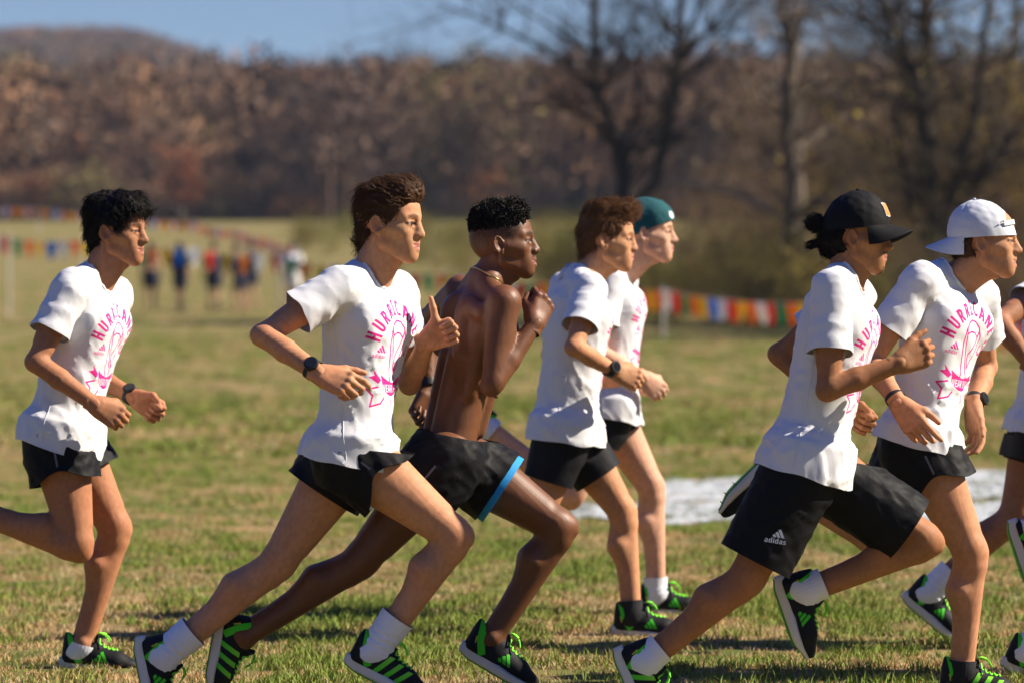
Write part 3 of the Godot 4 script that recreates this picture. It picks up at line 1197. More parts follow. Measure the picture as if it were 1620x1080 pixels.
# a peaked cap in head axes; peak forward (1) or backward (-1)
func cap_bag(peak: float, size: float, lift: float) -> Array:
	var crown := Bag.new()
	var c := Vector3(-0.012, 0.030 + lift, 0)
	var r := Vector3(0.108, 0.102, 0.090) * size
	var nu := 72
	var nv := 22
	for v in nv + 1:
		for u in nu:
			var a := TAU * u / nu
			var e := lerpf(0.0, PI * 0.5, pow(float(v) / nv, 0.9))
			var seam := absf(fposmod(a + PI / 6.0, PI / 3.0) - PI / 6.0)
			var groove := 0.0016 * exp(-pow(seam / 0.05, 2)) * cos(e)
			var crease := 0.0028 * noise.get_noise_3d(cos(a) * 3.0, e * 4.0, sin(a) * 3.0)
			var k := 1.0 - groove / 0.1 + crease / 0.1 * minf(1.0, v / 3.0)
			var rim := 0.0
			if v == 0:
				rim = -0.004
			var p := Vector3(cos(a) * pow(cos(e), 0.86) * r.x, pow(sin(e), 1.0) * r.y + rim, sin(a) * pow(cos(e), 0.86) * r.z) * k
			# the band sits lower behind the ears, a little higher over the peak
			p.y += -0.034 * (1.0 - v / float(nv)) * (0.5 - 0.5 * cos(a) * peak)
			crown.v.append(c + p)
	for v in nv:
		for u in nu:
			var u1 := (u + 1) % nu
			crown.ix.append_array(PackedInt32Array([v * nu + u, (v + 1) * nu + u1, (v + 1) * nu + u, v * nu + u, v * nu + u1, (v + 1) * nu + u1]))
	# fix the way the faces look by testing one
	crown.normals()
	if crown.n[nu * 4].dot(crown.v[nu * 4] - c) < 0.0:
		for i in range(0, crown.ix.size(), 3):
			var k := crown.ix[i]
			crown.ix[i] = crown.ix[i + 1]
			crown.ix[i + 1] = k
		crown.normals()
	var button := Field.new(c + Vector3(-0.02, r.y - 0.015, -0.02), c + Vector3(0.02, r.y + 0.02, 0.02), 0.003)
	button.ball(c + Vector3(0, r.y + 0.001, 0), Vector3(0.007, 0.005, 0.007), 0.002)
	crown.add(button.mesh())
	# the peak: a curved plate with some thickness
	var brim := Bag.new()
	var mu := 28
	var mv := 10
	for side in 2:
		for v in mv + 1:
			for u in mu + 1:
				var a := lerpf(-1.08, 1.08, float(u) / mu)
				var t := float(v) / mv
				var base := Vector3(cos(a) * r.x, 0, sin(a) * r.z)
				var reach := 0.078 * pow(maxf(cos(a * 1.44), 0.0), 0.45)
				var p := base + Vector3(reach * t, 0, sin(a) * 0.004 * t)
				p.y = -0.014 * t - 0.046 * pow(absf(p.z) / 0.08, 2) * (0.22 + 0.78 * t) - 0.002
				p.y += (0.0 if side == 0 else -0.0035)
				brim.v.append(c + Vector3(p.x * peak, p.y + 0.004, p.z))
	var half := (mv + 1) * (mu + 1)
	for side in 2:
		for v in mv:
			for u in mu:
				var i0 := side * half + v * (mu + 1) + u
				var i1 := i0 + 1
				var i2 := i0 + mu + 1
				var i3 := i2 + 1
				if (side == 0) == (peak > 0.0):
					brim.ix.append_array(PackedInt32Array([i0, i2, i3, i0, i3, i1]))
				else:
					brim.ix.append_array(PackedInt32Array([i0, i3, i2, i0, i1, i3]))
	for u in mu:
		var a := mv * (mu + 1) + u
		var b := a + half
		if peak > 0.0:
			brim.ix.append_array(PackedInt32Array([a, b, b + 1, a, b + 1, a + 1]))
		else:
			brim.ix.append_array(PackedInt32Array([a, b + 1, b, a, a + 1, b + 1]))
	brim.normals()
	if brim.n[5 * (mu + 1) + 14].y < 0.0:
		for i in range(0, brim.ix.size(), 3):
			var k := brim.ix[i]
			brim.ix[i] = brim.ix[i + 1]
			brim.ix[i + 1] = k
		brim.normals()
	return [crown, brim]

# ---------------------------------------------------------------- the shoe, about the ankle: x to the toe, y up, z to the runner's right
var shoe_parts := {}

func sole_ring(a: float) -> Vector3:
	# outline of the sole, x and z, for an angle
	var c := cos(a)
	var x := 0.0635 + 0.1435 * c
	var t := (x + 0.08) / 0.287
	var w := 0.033 + 0.016 * smoothstep(0.35, 0.72, t) - 0.004 * sin(clampf(t * 3.0, 0, 1) * PI)
	var s := sin(a)
	var e := signf(s) * pow(absf(s), 0.62)
	return Vector3(x, t, e * w)

func make_shoe(right: bool) -> Dictionary:
	var key := "r" if right else "l"
	if shoe_parts.has(key):
		return shoe_parts[key]
	var out := {}
	var d := Field.new(Vector3(-0.09, -0.085, -0.062), Vector3(0.222, 0.055, 0.062), 0.0044)
	d.ball(Vector3(0.148, -0.052, 0), Vector3(0.060, 0.027, 0.043), 0.02)
	d.cone(Vector3(0.120, -0.042, 0), Vector3(0.02, -0.020, 0), 0.034, 0.036, 0.03)
	d.cone(Vector3(0.120, -0.050, 0.008), Vector3(0.0, -0.048, 0.0), 0.036, 0.036, 0.02)
	d.cone(Vector3(-0.035, -0.045, 0), Vector3(-0.032, 0.012, 0), 0.038, 0.033, 0.02)
	d.cone(Vector3(-0.030, -0.008, 0), Vector3(0.040, -0.002, 0), 0.035, 0.026, 0.02)
	d.cone(Vector3(-0.055, 0.006, 0), Vector3(-0.060, 0.034, 0), 0.013, 0.008, 0.012)
	d.cone(Vector3(0.052, 0.008, 0), Vector3(0.040, 0.040, 0), 0.012, 0.009, 0.012)
	d.cone(Vector3(-0.012, 0.0, 0), Vector3(-0.006, 0.10, 0), 0.0305, 0.052, 0.006, true)
	for z in [-1.0, 1.0]:
		d.ball(Vector3(-0.006, 0.030, z * 0.045), Vector3(0.030, 0.020, 0.03), 0.01, Basis.IDENTITY, true)
	var at := 0
	for i in d.nx:
		for j in d.ny:
			for q in d.nz:
				if d.d[at] < 0.03:
					d.d[at] = maxf(d.d[at], -0.066 - (d.o.y + j * d.h))
					var px := d.o.x + i * d.h
					d.d[at] += 0.0008 * noise.get_noise_3d(px * 60.0, j * d.h * 60.0, q * d.h * 60.0)
				at += 1
	var m := d.mesh()
	var u := Bag.new()
	for t in range(0, m.ix.size(), 3):
		var mid := (m.v[m.ix[t]] + m.v[m.ix[t + 1]] + m.v[m.ix[t + 2]]) / 3.0
		var outer := (mid.z > 0.0) == right
		for k in 3:
			var p := m.v[m.ix[t + k]]
			u.ix.append(u.v.size())
			u.v.append(p)
			u.n.append(m.n[m.ix[t + k]])
			var w := Vector2((p.x - SHOE_LO.x) / (SHOE_HI.x - SHOE_LO.x), (SHOE_HI.y - p.y) / (SHOE_HI.y - SHOE_LO.y))
			u.uv.append(Vector2(clampf(w.x, 0.01, 0.99), clampf(w.y, 0.02, 0.98) * 0.5 + (0.0 if outer else 0.5)))
	out.upper = u
	# foam sole
	var sole := Bag.new()
	var under := Bag.new()
	var na := 64
	var levels := [[0.0, 0.90], [0.10, 1.0], [0.35, 1.06], [0.7, 1.04], [1.0, 0.99]]
	for l in levels:
		for k in na:
			var o := sole_ring(TAU * k / na)
			var t := o.y
			var lo := -0.094 + 0.022 * pow(smoothstep(0.68, 1.0, t), 1.5) + 0.010 * pow(smoothstep(0.18, 0.0, t), 1.5)
			var hi := -0.052 - 0.014 * smoothstep(0.1, 0.75, t) + 0.004 * smoothstep(0.85, 1.0, t)
			sole.v.append(Vector3(0.0635 + (o.x - 0.0635) * lerpf(0.98, 1.0, l[1]), lerpf(lo, hi, l[0]), o.z * l[1]))
	for l in levels.size() - 1:
		for k in na:
			var k1 := (k + 1) % na
			sole.ix.append_array(PackedInt32Array([l * na + k, l * na + k1, (l + 1) * na + k1, l * na + k, (l + 1) * na + k1, (l + 1) * na + k]))
	for end in [0, levels.size() - 1]:
		for k in na / 2 - 1:
			var a: int = end * na + k
			var b: int = end * na + k + 1
			var c: int = end * na + na - 1 - k
			var e: int = end * na + (na - k) % na
			if end == 0:
				sole.ix.append_array(PackedInt32Array([a, c, b, a, e, c]))
			else:
				sole.ix.append_array(PackedInt32Array([a, b, c, a, c, e]))
	sole.normals()
	if sole.n[2 * na].x < 0.0:
		for i in range(0, sole.ix.size(), 3):
			var k := sole.ix[i]
			sole.ix[i] = sole.ix[i + 1]
			sole.ix[i + 1] = k
		sole.normals()
	out.sole = sole
	# thin tread under it, with small spikes under the forefoot
	for lv in [0.0, -0.004]:
		for k in na:
			var o := sole_ring(TAU * k / na)
			var lo: float = -0.0945 + 0.022 * pow(smoothstep(0.68, 1.0, o.y), 1.5) + 0.010 * pow(smoothstep(0.18, 0.0, o.y), 1.5) + lv
			under.v.append(Vector3(0.0635 + (o.x - 0.0635) * 0.96, lo, o.z * 0.86))
	for k in na:
		var k1 := (k + 1) % na
		under.ix.append_array(PackedInt32Array([k, na + k1, k1, k, na + k, na + k1]))
	for k in na / 2 - 1:
		under.ix.append_array(PackedInt32Array([na + k, na + k + 1, na + na - 1 - k, na + k, na + na - 1 - k, na + (na - k) % na]))
	under.normals()
	for sp in [[0.10, 0.03], [0.10, -0.03], [0.145, 0.032], [0.145, -0.032], [0.175, 0.014], [0.175, -0.014]]:
		var t: float = (sp[0] + 0.08) / 0.287
		var y := -0.098 + 0.022 * pow(smoothstep(0.68, 1.0, t), 1.5)
		under.add(tube(PackedVector3Array([Vector3(sp[0], y, sp[1]), Vector3(sp[0], y - 0.007, sp[1])]), PackedFloat32Array([0.003, 0.0012]), 6))
	out.tread = under
	# laces: crossings over the tongue and a bow
	var lace := Bag.new()
	var prev := Vector3.ZERO
	for row in 5:
		var x := 0.056 + row * 0.016
		var l := on_top(d, x, -0.019)
		var r := on_top(d, x + 0.004, 0.019)
		var mid := on_top(d, x + 0.002, 0.0)
		lace.add(tube(PackedVector3Array([l, l.lerp(mid, 0.5) + Vector3(0, 0.002, 0), mid + Vector3(0, 0.002, 0), r.lerp(mid, 0.5) + Vector3(0, 0.002, 0), r]), PackedFloat32Array([0.0034, 0.0034, 0.0034, 0.0034, 0.0034]), 5))
		if row > 0:
			lace.add(tube(PackedVector3Array([prev, prev.lerp(l, 0.5) + Vector3(0, 0.004, 0.01), l]), PackedFloat32Array([0.0028, 0.0028, 0.0028]), 5))
		prev = r
	var knot := on_top(d, 0.050, 0.0) + Vector3(0, 0.006, 0)
	for z in [-1.0, 1.0]:
		var loop := PackedVector3Array()
		var rad := PackedFloat32Array()
		for k in 11:
			var a := TAU * k / 10.0
			loop.append(knot + Vector3(0.014 * (1.0 - cos(a)) * 0.9, 0.012 * sin(a * 0.5) - 0.006 * (1.0 - cos(a)), z * (0.020 * (1.0 - cos(a)) * 0.62 + 0.008 * sin(a))))
			rad.append(0.0033)
		lace.add(tube(loop, rad, 5))
		lace.add(tube(PackedVector3Array([knot, knot + Vector3(0.014, 0.004, z * 0.012), knot + Vector3(0.034, -0.008, z * 0.022), knot + Vector3(0.044, -0.022, z * 0.030)]), PackedFloat32Array([0.0026, 0.0026, 0.0026, 0.0024]), 5))
	out.laces = lace
	for k in out:
		out[k] = out[k].to_mesh()
	shoe_parts[key] = out
	return out

func on_top(d: Field, x: float, z: float) -> Vector3:
	var y := 0.05
	while y > -0.07 and d.value(Vector3(x, y, z)) > 0.0:
		y -= 0.0015
	return Vector3(x, y + 0.0015, z)

func place_shoe(parent: Node3D, ankle: Vector3, toe: Vector3, up: Vector3, right: bool, g: float) -> void:
	var parts := make_shoe(right)
	var x := toe.normalized()
	var y := (up - x * up.dot(x)).normalized()
	var o := Node3D.new()
	o.name = "shoe"
	o.transform = Transform3D(Basis(x * g, y * g, x.cross(y) * g), ankle)
	parent.add_child(o, true)
	put_mesh(parts.upper, "upper", mats.shoe, o)
	put_mesh(parts.sole, "sole", mats.foam, o)
	put_mesh(parts.tread, "tread", mats.outsole, o)
	put_mesh(parts.laces, "laces", mats.lace, o)

func sock_bag(knee: Vector3, ankle: Vector3, toe: Vector3, high: float, g: float) -> Bag:
	var sh := (knee - ankle).normalized()
	var front := (toe - sh * toe.dot(sh)).normalized()
	var bb := box_of([ankle + sh * high, ankle - sh * 0.04 + toe * 0.06], 0.085)
	var d := Field.new(bb[0], bb[1], 0.005)
	d.cone(ankle - sh * 0.02, ankle + sh * (high + 0.03), 0.0375 * g, (0.036 + 0.10 * high) * g, 0.02)
	d.cone(ankle - front * 0.014 - sh * 0.01, ankle + sh * (high + 0.03) - front * 0.010, 0.034 * g, (0.034 + 0.10 * high) * g, 0.02)
	d.cone(ankle, ankle + toe * 0.058 - sh * 0.035, 0.037 * g, 0.024 * g, 0.02)
	d.cone(ankle, ankle - toe * 0.022 - sh * 0.03, 0.036 * g, 0.036 * g, 0.02)
	var side := sh.cross(front)
	d.ripple(func(p: Vector3) -> float:
		var q := p - ankle
		var a := atan2(q.dot(side), q.dot(front))
		var t := q.dot(sh)
		return 0.0012 * sin(a * 26.0) + 0.0022 * sin(t * 260.0 + 2.0 * sin(a * 2.0)) * clampf((high - 0.03 - t) * 30.0, 0.0, 1.0) * clampf(t * 40.0 + 0.5, 0.0, 1.0)
	, 0.012)
	return clip(d.mesh(), func(p: Vector3) -> float: return high - (p - ankle).dot(sh), 0.004)

# a band round a wrist with an optional face
func wrist_band(parent: Node3D, called: String, wr: Vector3, el: Vector3, back: Vector3, rad: float, wide: float, mat_band: Material, face: bool, at_wrist := 0.03) -> void:
	var ax := (el - wr).normalized()
	var c := wr + ax * at_wrist
	var y := (back - ax * back.dot(ax)).normalized()
	var z := ax.cross(y)
	var b := Bag.new()
	var n := 36
	for k in n:
		var a := TAU * k / n
		var w := y * (cos(a) * 1.0) + z * (sin(a) * 1.12)
		for e in [[-1.0, 0.0], [-1.0, 0.003], [1.0, 0.003], [1.0, 0.0]]:
			b.v.append(c + w * (rad + e[1]) + ax * (wide * 0.5 * e[0]))
	for k in n:
		var k1 := (k + 1) % n
		for e in 4:
			var e1 := (e + 1) % 4
			b.ix.append_array(PackedInt32Array([k * 4 + e, k1 * 4 + e1, k * 4 + e1, k * 4 + e, k1 * 4 + e, k1 * 4 + e1]))
	b.normals()
	var o := put(b, called, mat_band, parent)
	if face:
		var body := tube(PackedVector3Array([c + y * (rad - 0.001), c + y * (rad + 0.003), c + y * (rad + 0.011), c + y * (rad + 0.0125)]), PackedFloat32Array([0.020, 0.0225, 0.0225, 0.0205]), 28)
		put(body, "case", mats.rubber, o)
		put(tube(PackedVector3Array([c + y * (rad + 0.0125), c + y * (rad + 0.0135)]), PackedFloat32Array([0.0175, 0.0172]), 28), "dial", mats.glass_face, o)

const TRUNK := [[-0.20, 0.080, 0.092, 0.148, 0.0], [0.0, 0.090, 0.110, 0.158, 0.0], [0.20, 0.086, 0.094, 0.138, 0.004], [0.40, 0.090, 0.086, 0.130, 0.004], [0.60, 0.106, 0.096, 0.146, 0.0], [0.80, 0.112, 0.104, 0.160, 0.0], [0.95, 0.086, 0.094, 0.148, -0.004], [1.06, 0.050, 0.060, 0.085, -0.006]]
const TEE := [[-0.30, 0.124, 0.136, 0.186, -0.004], [-0.05, 0.118, 0.130, 0.178, -0.002], [0.22, 0.110, 0.114, 0.162, 0.0], [0.48, 0.116, 0.108, 0.158, 0.0], [0.75, 0.126, 0.114, 0.170, 0.0], [0.93, 0.100, 0.104, 0.162, -0.004], [1.06, 0.062, 0.070, 0.112, -0.006]]

# builds one runner from the places of the joints; every joint is [x, y, metres nearer than the middle plane]
func runner(s: Dictionary) -> Node3D:
	var t0 := Time.get_ticks_msec()
	var depth: float = s.d
	var pelvis := at(s.P[0], s.P[1], depth)
	var base := Vector3(pelvis.x, ground(pelvis.x, pelvis.z), pelvis.z)
	var who := thing("person", s.label, "person", base, "runners crossing the field")
	var J := func(a: Array) -> Vector3: return at(a[0], a[1], depth - a[2]) - base
	var P := pelvis - base
	var C := at(s.C[0], s.C[1], depth) - base
	var up := (C - P).normalized()
	var yc := deg_to_rad(s.yc)
	var yp := deg_to_rad(s.yp)
	var fc := Vector3(cos(yc), 0, sin(yc))
	fc = (fc - up * fc.dot(up)).normalized()
	var fp := Vector3(cos(yp), 0, sin(yp))
	fp = (fp - up * fp.dot(up)).normalized()
	var rc := fc.cross(up)
	var rp := fp.cross(up)
	var g: float = s.get("g", 1.0)
	var gl: float = s.get("gl", 1.13)
	var sw: float = s.get("shoulder", 0.180)
	var Sr := C + rc * sw
	var Sl := C - rc * sw
	var Er: Vector3 = J.call(s.Er)
	var Wr: Vector3 = J.call(s.Wr)
	var El: Vector3 = J.call(s.El)
	var Wl: Vector3 = J.call(s.Wl)
	var Hr := P + rp * 0.088
	var Hl := P - rp * 0.088
	var Kr: Vector3 = J.call(s.Kr)
	var Ar: Vector3 = J.call(s.Ar)
	var Kl: Vector3 = J.call(s.Kl)
	var Al: Vector3 = J.call(s.Al)
	var neck := C + up * 0.035 - fc * 0.012
	var O: Vector3 = J.call(s.head)
	var hy := deg_to_rad(s.hy)
	var turn := Basis(Vector3.UP, -hy) * Basis(Vector3(0, 0, 1), deg_to_rad(s.get("hp", 0.0))) * Basis(Vector3(1, 0, 0), deg_to_rad(s.get("hr", 0.0)))
	var hs: float = s.get("hs", 1.04)
	var head_at := Transform3D(turn.scaled(Vector3.ONE * hs), O)
	var toe_r := foot_dir(s.Tr, s.get("tyr", 0.0))
	var toe_l := foot_dir(s.Tl, s.get("tyl", 0.0))
	var skin_mat: Material = mats.skin_wet if s.get("wet", false) else mats.skin
	var bare: bool = not s.has("tee")
	# ---- body: trunk, arms, legs, hands and head in one mesh
	var body := Bag.new()
	var cell := 0.0072
	var skin_field: Field = null
	if bare:
		var bb := box_of([P, C, Sr, Sl, Er, El, Wr, Wl, neck + up * 0.12], 0.10)
		var tr := Field.new(bb[0], bb[1], 0.0082)
		tr.loft(P, C, fp, fc, TRUNK, -0.021, 0.02)
		for z in [-1.0, 1.0]:
			tr.ball(C - up * 0.10 + fc * 0.072 + rc * z * 0.070, Vector3(0.040, 0.056, 0.072), 0.018, Basis(fc, up, rc))
			tr.cone(C - up * 0.06 - fc * 0.070 + rc * z * 0.060, C - up * 0.18 - fc * 0.066 + rc * z * 0.090, 0.036, 0.034, 0.016)
			tr.cone(C - up * 0.03 - fc * 0.060 + rc * z * 0.050, C - up * 0.05 - fc * 0.050 + rc * z * 0.150, 0.034, 0.030, 0.018)
			tr.cone(C - up * 0.10 - fc * 0.02 + rc * z * 0.128, C - up * 0.30 - fc * 0.025 + rc * z * 0.102, 0.046, 0.026, 0.02)
			tr.cone(neck + up * 0.03 - fc * 0.01 + rc * z * 0.02, C + rc * z * sw * 0.85 - up * 0.005, 0.032, 0.034, 0.022)
			tr.cone(C - up * 0.20 - fc * 0.064 + rc * z * 0.036, C - up * 0.44 - fc * 0.070 + rc * z * 0.032, 0.030, 0.028, 0.012)
			tr.cone(C - up * 0.22 + fc * 0.078 + rc * z * 0.030, C - up * 0.42 + fc * 0.062 + rc * z * 0.028, 0.026, 0.024, 0.012)
			for rib in 4:
				var ry := 0.20 + 0.032 * rib
				tr.cone(C - up * ry + fc * 0.075 + rc * z * 0.085, C - up * (ry - 0.03) - fc * 0.01 + rc * z * (0.146 - 0.006 * rib), 0.010, 0.010, 0.012)
		tr.cone(C - up * 0.08 - fc * 0.114, C - up * 0.46 - fc * 0.104, 0.012, 0.013, 0.014, true)
		neck_into(tr, neck, up, fc, rc, head_at)
		var arms := Field.new(bb[0], bb[1], 0.0082)
		arm_into(arms, Sr, Er, Wr, g * 0.99)
		arm_into(arms, Sl, El, Wl, g * 0.99)
		tr.join(arms, 0.022)
		skin_field = tr
		body.add(skin_tint(tr.mesh(), s.skin, 0.06))
	else:
		var bb := box_of([P - up * 0.1, C + up * 0.05, Hr, Hl], 0.14)
		var tr := Field.new(bb[0], bb[1], 0.015)
		tr.loft(P, C, fp, fc, TRUNK, -0.012, 0.02)
		body.add(skin_tint(tr.mesh(), s.skin, 0.06))
		bb = box_of([neck - up * 0.05, O], 0.11)
		var nk := Field.new(bb[0], bb[1], 0.0075)
		neck_into(nk, neck, up, fc, rc, head_at)
		body.add(skin_tint(nk.mesh(), s.skin, 0.06))
		for side in 2:
			var a: Array = [Sr, Er, Wr] if side == 0 else [Sl, El, Wl]
			bb = box_of(a, 0.075)
			var ar := Field.new(bb[0], bb[1], cell)
			arm_into(ar, a[0], a[1], a[2], g, 0.046)
			body.add(skin_tint(ar.mesh(), s.skin, 0.06))
	body.add(skin_tint(leg_bag(Hr, Kr, Ar, toe_r, fp, g * gl, cell), s.skin, 0.06))
	body.add(skin_tint(leg_bag(Hl, Kl, Al, toe_l, fp, g * gl, cell), s.skin, 0.06))
	body.add(skin_tint(hand_bag(Wr, J.call(s.Hr) - Wr, s.get("Br", Vector3(0.1, 0.25, 1.0)), true, s.get("cr", [0.85, 0.9, 0.9, 0.9]), s.get("tr", "shut"), 1.0), s.skin * 1.02, 0.12))
	body.add(skin_tint(hand_bag(Wl, J.call(s.Hl) - Wl, s.get("Bl", Vector3(0.1, 0.25, -1.0)), false, s.get("cl", [0.85, 0.9, 0.9, 0.9]), s.get("tl", "shut"), 1.0), s.skin * 1.02, 0.12))
	body.add(head_bag(s).moved(head_at))
	put(body, "body", skin_mat, who)
	# ---- shorts
	var sh: Dictionary = s.shorts
	var tight: bool = sh.get("tight", false)
	var bb2 := box_of([P + up * 0.12, Hr, Hl, Hr.lerp(Kr, sh.len + 0.1), Hl.lerp(Kl, sh.len + 0.1)], 0.15)
	var pf := Field.new(bb2[0], bb2[1], 0.0085)
	pf.loft(P, C, fp, fc, TRUNK, 0.006 if tight else 0.011, 0.03)
	for side in 2:
		var a: Array = [Hr, Kr] if side == 0 else [Hl, Kl]
		var to: Vector3 = a[0].lerp(a[1], sh.len + 0.10)
		var f := knee_front(a[0], a[1], Ar if side == 0 else Al, fp)
		if tight:
			pf.cone(a[0], to, 0.100, lerpf(0.104, 0.064, sh.len), 0.04)
			pf.cone(a[0].lerp(a[1], 0.15) + f * 0.02, to + f * 0.019, 0.082, lerpf(0.088, 0.058, sh.len), 0.04)
			pf.cone(a[0] - f * 0.034, to - f * 0.018, 0.084, lerpf(0.086, 0.054, sh.len), 0.04)
		else:
			pf.cone(a[0], to, 0.102, sh.r + 0.008, 0.05)
			pf.cone(a[0] - f * 0.030, to - f * sh.get("sag", 0.016), 0.092, sh.r * 0.94 + 0.008, 0.05)
			pf.cone(a[0] + f * 0.020, to + f * 0.016, 0.090, sh.r * 0.94 + 0.008, 0.05)
	var plain := pf.d.duplicate()
	var wrinkle: float = 0.25 if tight else sh.get("folds", 1.0)
	pf.ripple(func(p: Vector3) -> float:
		var q := p - P
		var n1 := fold.get_noise_3d(q.x * 16.0 + q.y * 16.0, q.y * 5.0 - q.x * 5.0 + depth, q.z * 10.0)
		var n2 := fold.get_noise_3d(q.x * 9.0 - q.y * 20.0, q.y * 9.0 + depth, q.z * 18.0)
		return wrinkle * (0.007 * (absf(n1) - 0.3) + 0.005 * (absf(n2) - 0.3))
	, 0.03)
	var waist: float = sh.get("waist", 0.05)
	var notch: float = sh.get("notch", 0.0)
	var pants := clip(pf.mesh(), func(p: Vector3) -> float:
		var t := (p - P).dot(up) / 0.52
		var best := 1e9
		var val := 1.0
		for side in 2:
			var a: Array = [Hr, Kr, rp] if side == 0 else [Hl, Kl, -rp]
			var ax: Vector3 = a[1] - a[0]
			var l := ax.length()
			ax /= l
			var q: Vector3 = p - a[0]
			var along := q.dot(ax)
			var rad := q - ax * along
			var dist := rad.length()
			if along < 0.0:
				dist = q.length()
			if dist < best:
				best = dist
				var lat: float = maxf(rad.normalized().dot(a[2]), 0.0)
				val = (sh.len - notch * pow(lat, 6.0)) * l - along
		return minf((waist - t) * 0.52, val)
	, 0.005)
	var pm: Material = mats.tights if tight else mats.shorts
	var pant := put(pants, "shorts", pm, who)
	if sh.has("skirt"):
		# a short loose layer over the tights
		var kf := Field.new(bb2[0], bb2[1], 0.011)
		kf.loft(P, C, fp, fc, TEE, 0.004, 0.02)
		kf.cone(Hr, Hr.lerp(Kr, 0.3), 0.105, 0.118, 0.05)
		kf.cone(Hl, Hl.lerp(Kl, 0.3), 0.105, 0.118, 0.05)
		put(clip(kf.mesh(), func(p: Vector3) -> float: return minf(-0.02 - (p - P).dot(up), (p - P).dot(up) + sh.skirt), 0.004), "overlayer", mats.shorts, pant)
	if sh.has("logo"):
		var lp: Array = sh.logo
		var spot: Vector3 = J.call([lp[0], lp[1], 0.12])
		leg_logo(pf, spot, rp, pant)
	if sh.has("piping"):
		side_tape(pf, Hr, Kr, rp, sh.piping, pant)
	if sh.has("lining"):
		var a0 := Hl.lerp(Kl, sh.len + 0.005)
		var lf := Field.new(bb2[0], bb2[1], 0.008)
		var f2 := knee_front(Hl, Kl, Al, fp)
		lf.cone(Hl, Hl.lerp(Kl, sh.len + 0.12), 0.095, sh.r + 0.001, 0.05)
		lf.cone(Hl - f2 * 0.030, Hl.lerp(Kl, sh.len + 0.12) - f2 * 0.016, 0.085, sh.r * 0.94 + 0.001, 0.05)
		lf.cone(Hl + f2 * 0.018, Hl.lerp(Kl, sh.len + 0.12) + f2 * 0.016, 0.085, sh.r * 0.94 + 0.001, 0.05)
		var dirk := (Kl - Hl).normalized()
		var band := clip(lf.mesh(), func(p: Vector3) -> float: return minf((p - a0).dot(dirk) + 0.05, 0.020 - (p - a0).dot(dirk)), 0.003)
		put(band, "lining", mats.lining, pant)
	# ---- shirt
	if not bare:
		var tee: Dictionary = s.tee
		var hem: float = tee.get("hem", -0.12)
		var bb := box_of([P - up * 0.16, C + up * 0.04, Sr, Sl, Hr, Hl], 0.14)
		var sf := Field.new(bb[0], bb[1], 0.0085)
		sf.loft(P, C, fp, fc, TEE, tee.get("loose", 0.0), 0.02)
		for z in [-1.0, 1.0]:
			sf.cone(neck + up * 0.012 + rc * z * 0.035, C + rc * z * (sw * 0.96) - up * 0.004, 0.054, 0.060, 0.03)
			sf.ball(C - up * 0.09 + fc * 0.075 + rc * z * 0.070, Vector3(0.05, 0.07, 0.08), 0.03, Basis(fc, up, rc))
		var rippled := pf.d
		pf.d = plain
		sf.over(pf, 0.018, 0.05, P, up)
		pf.d = rippled
		var along := (up * 0.8 + rc * 0.45 + fc * 0.35).normalized()
		var along2 := (up * 0.55 - fc * 0.75 + rc * 0.2).normalized()
		var acr := along.cross(fc).normalized()
		var seed_shift: float = tee.get("seed", 0.0) * 7.3
		var depth_of: float = tee.get("folds", 1.0)
		sf.ripple(func(p: Vector3) -> float:
			var q := p - P
			var t := q.dot(up) / 0.52
			var low := clampf(1.15 - t, 0.35, 0.85)
			var bendy := 0.05 * fold.get_noise_3d(q.x * 5.0 + seed_shift, q.y * 5.0, q.z * 5.0)
			var n1 := fold.get_noise_3d((q.dot(acr) + bendy) * 15.0 + seed_shift, q.dot(along) * 3.2, q.dot(rc) * 6.0)
			var n2 := fold.get_noise_3d(q.dot(along2) * 4.0, (q.dot(along2.cross(rc)) + bendy) * 20.0 + seed_shift, q.dot(rc) * 7.0)
			var n3 := fold.get_noise_3d(q.x * 34.0, q.y * 22.0 + seed_shift, q.z * 34.0)
			return depth_of * (low * (0.0075 * (absf(n1) - 0.3) - 0.0080 * pow(1.0 - absf(n2), 5.0) + 0.002) + 0.0006 * n3)
		, 0.035)
		var shell := sf.mesh()
		var ncut := neck + up * 0.02 + fc * 0.022
		var ca := (up * 0.90 + fc * 0.42).normalized()
		shell = clip(shell, func(p: Vector3) -> float:
			var q := p - P
			var t := q.dot(up) / 0.52
			var wave: float = 0.018 * fold.get_noise_3d(p.x * 6.0, p.z * 6.0, seed_shift) + 0.020 * q.dot(fp) / 0.13 * tee.get("tail", -1.0)
			var low: float = (t - hem - wave) * 0.52
			var r := p - ncut
			var along_neck := r.dot(ca)
			if along_neck < -0.10:
				return low
			r -= ca * along_neck
			return minf(low, r.length() - 0.066)
		, 0.005)
		shell = wrap_print(shell, P.lerp(C, 0.73), fc, up, rc)
		for side in 2:
			var a: Array = [Sr, Er, rc] if side == 0 else [Sl, El, -rc]
			var dir: Vector3 = (a[1] - a[0]).normalized()
			var len: float = tee.get("sleeve", 0.60) * (a[1] - a[0]).length()
			bb = box_of([a[0], a[0] + dir * (len + 0.05)], 0.125)
			var sl := Field.new(bb[0], bb[1], 0.0092)
			sl.cone(a[0] - dir * 0.010 - a[2] * 0.012, a[0] + dir * (len + 0.06), 0.063, tee.get("cuff", 0.073), 0.02)
			sl.cone(a[0] - a[2] * 0.02, a[0] - a[2] * 0.07 - up * 0.03, 0.063, 0.064, 0.03)
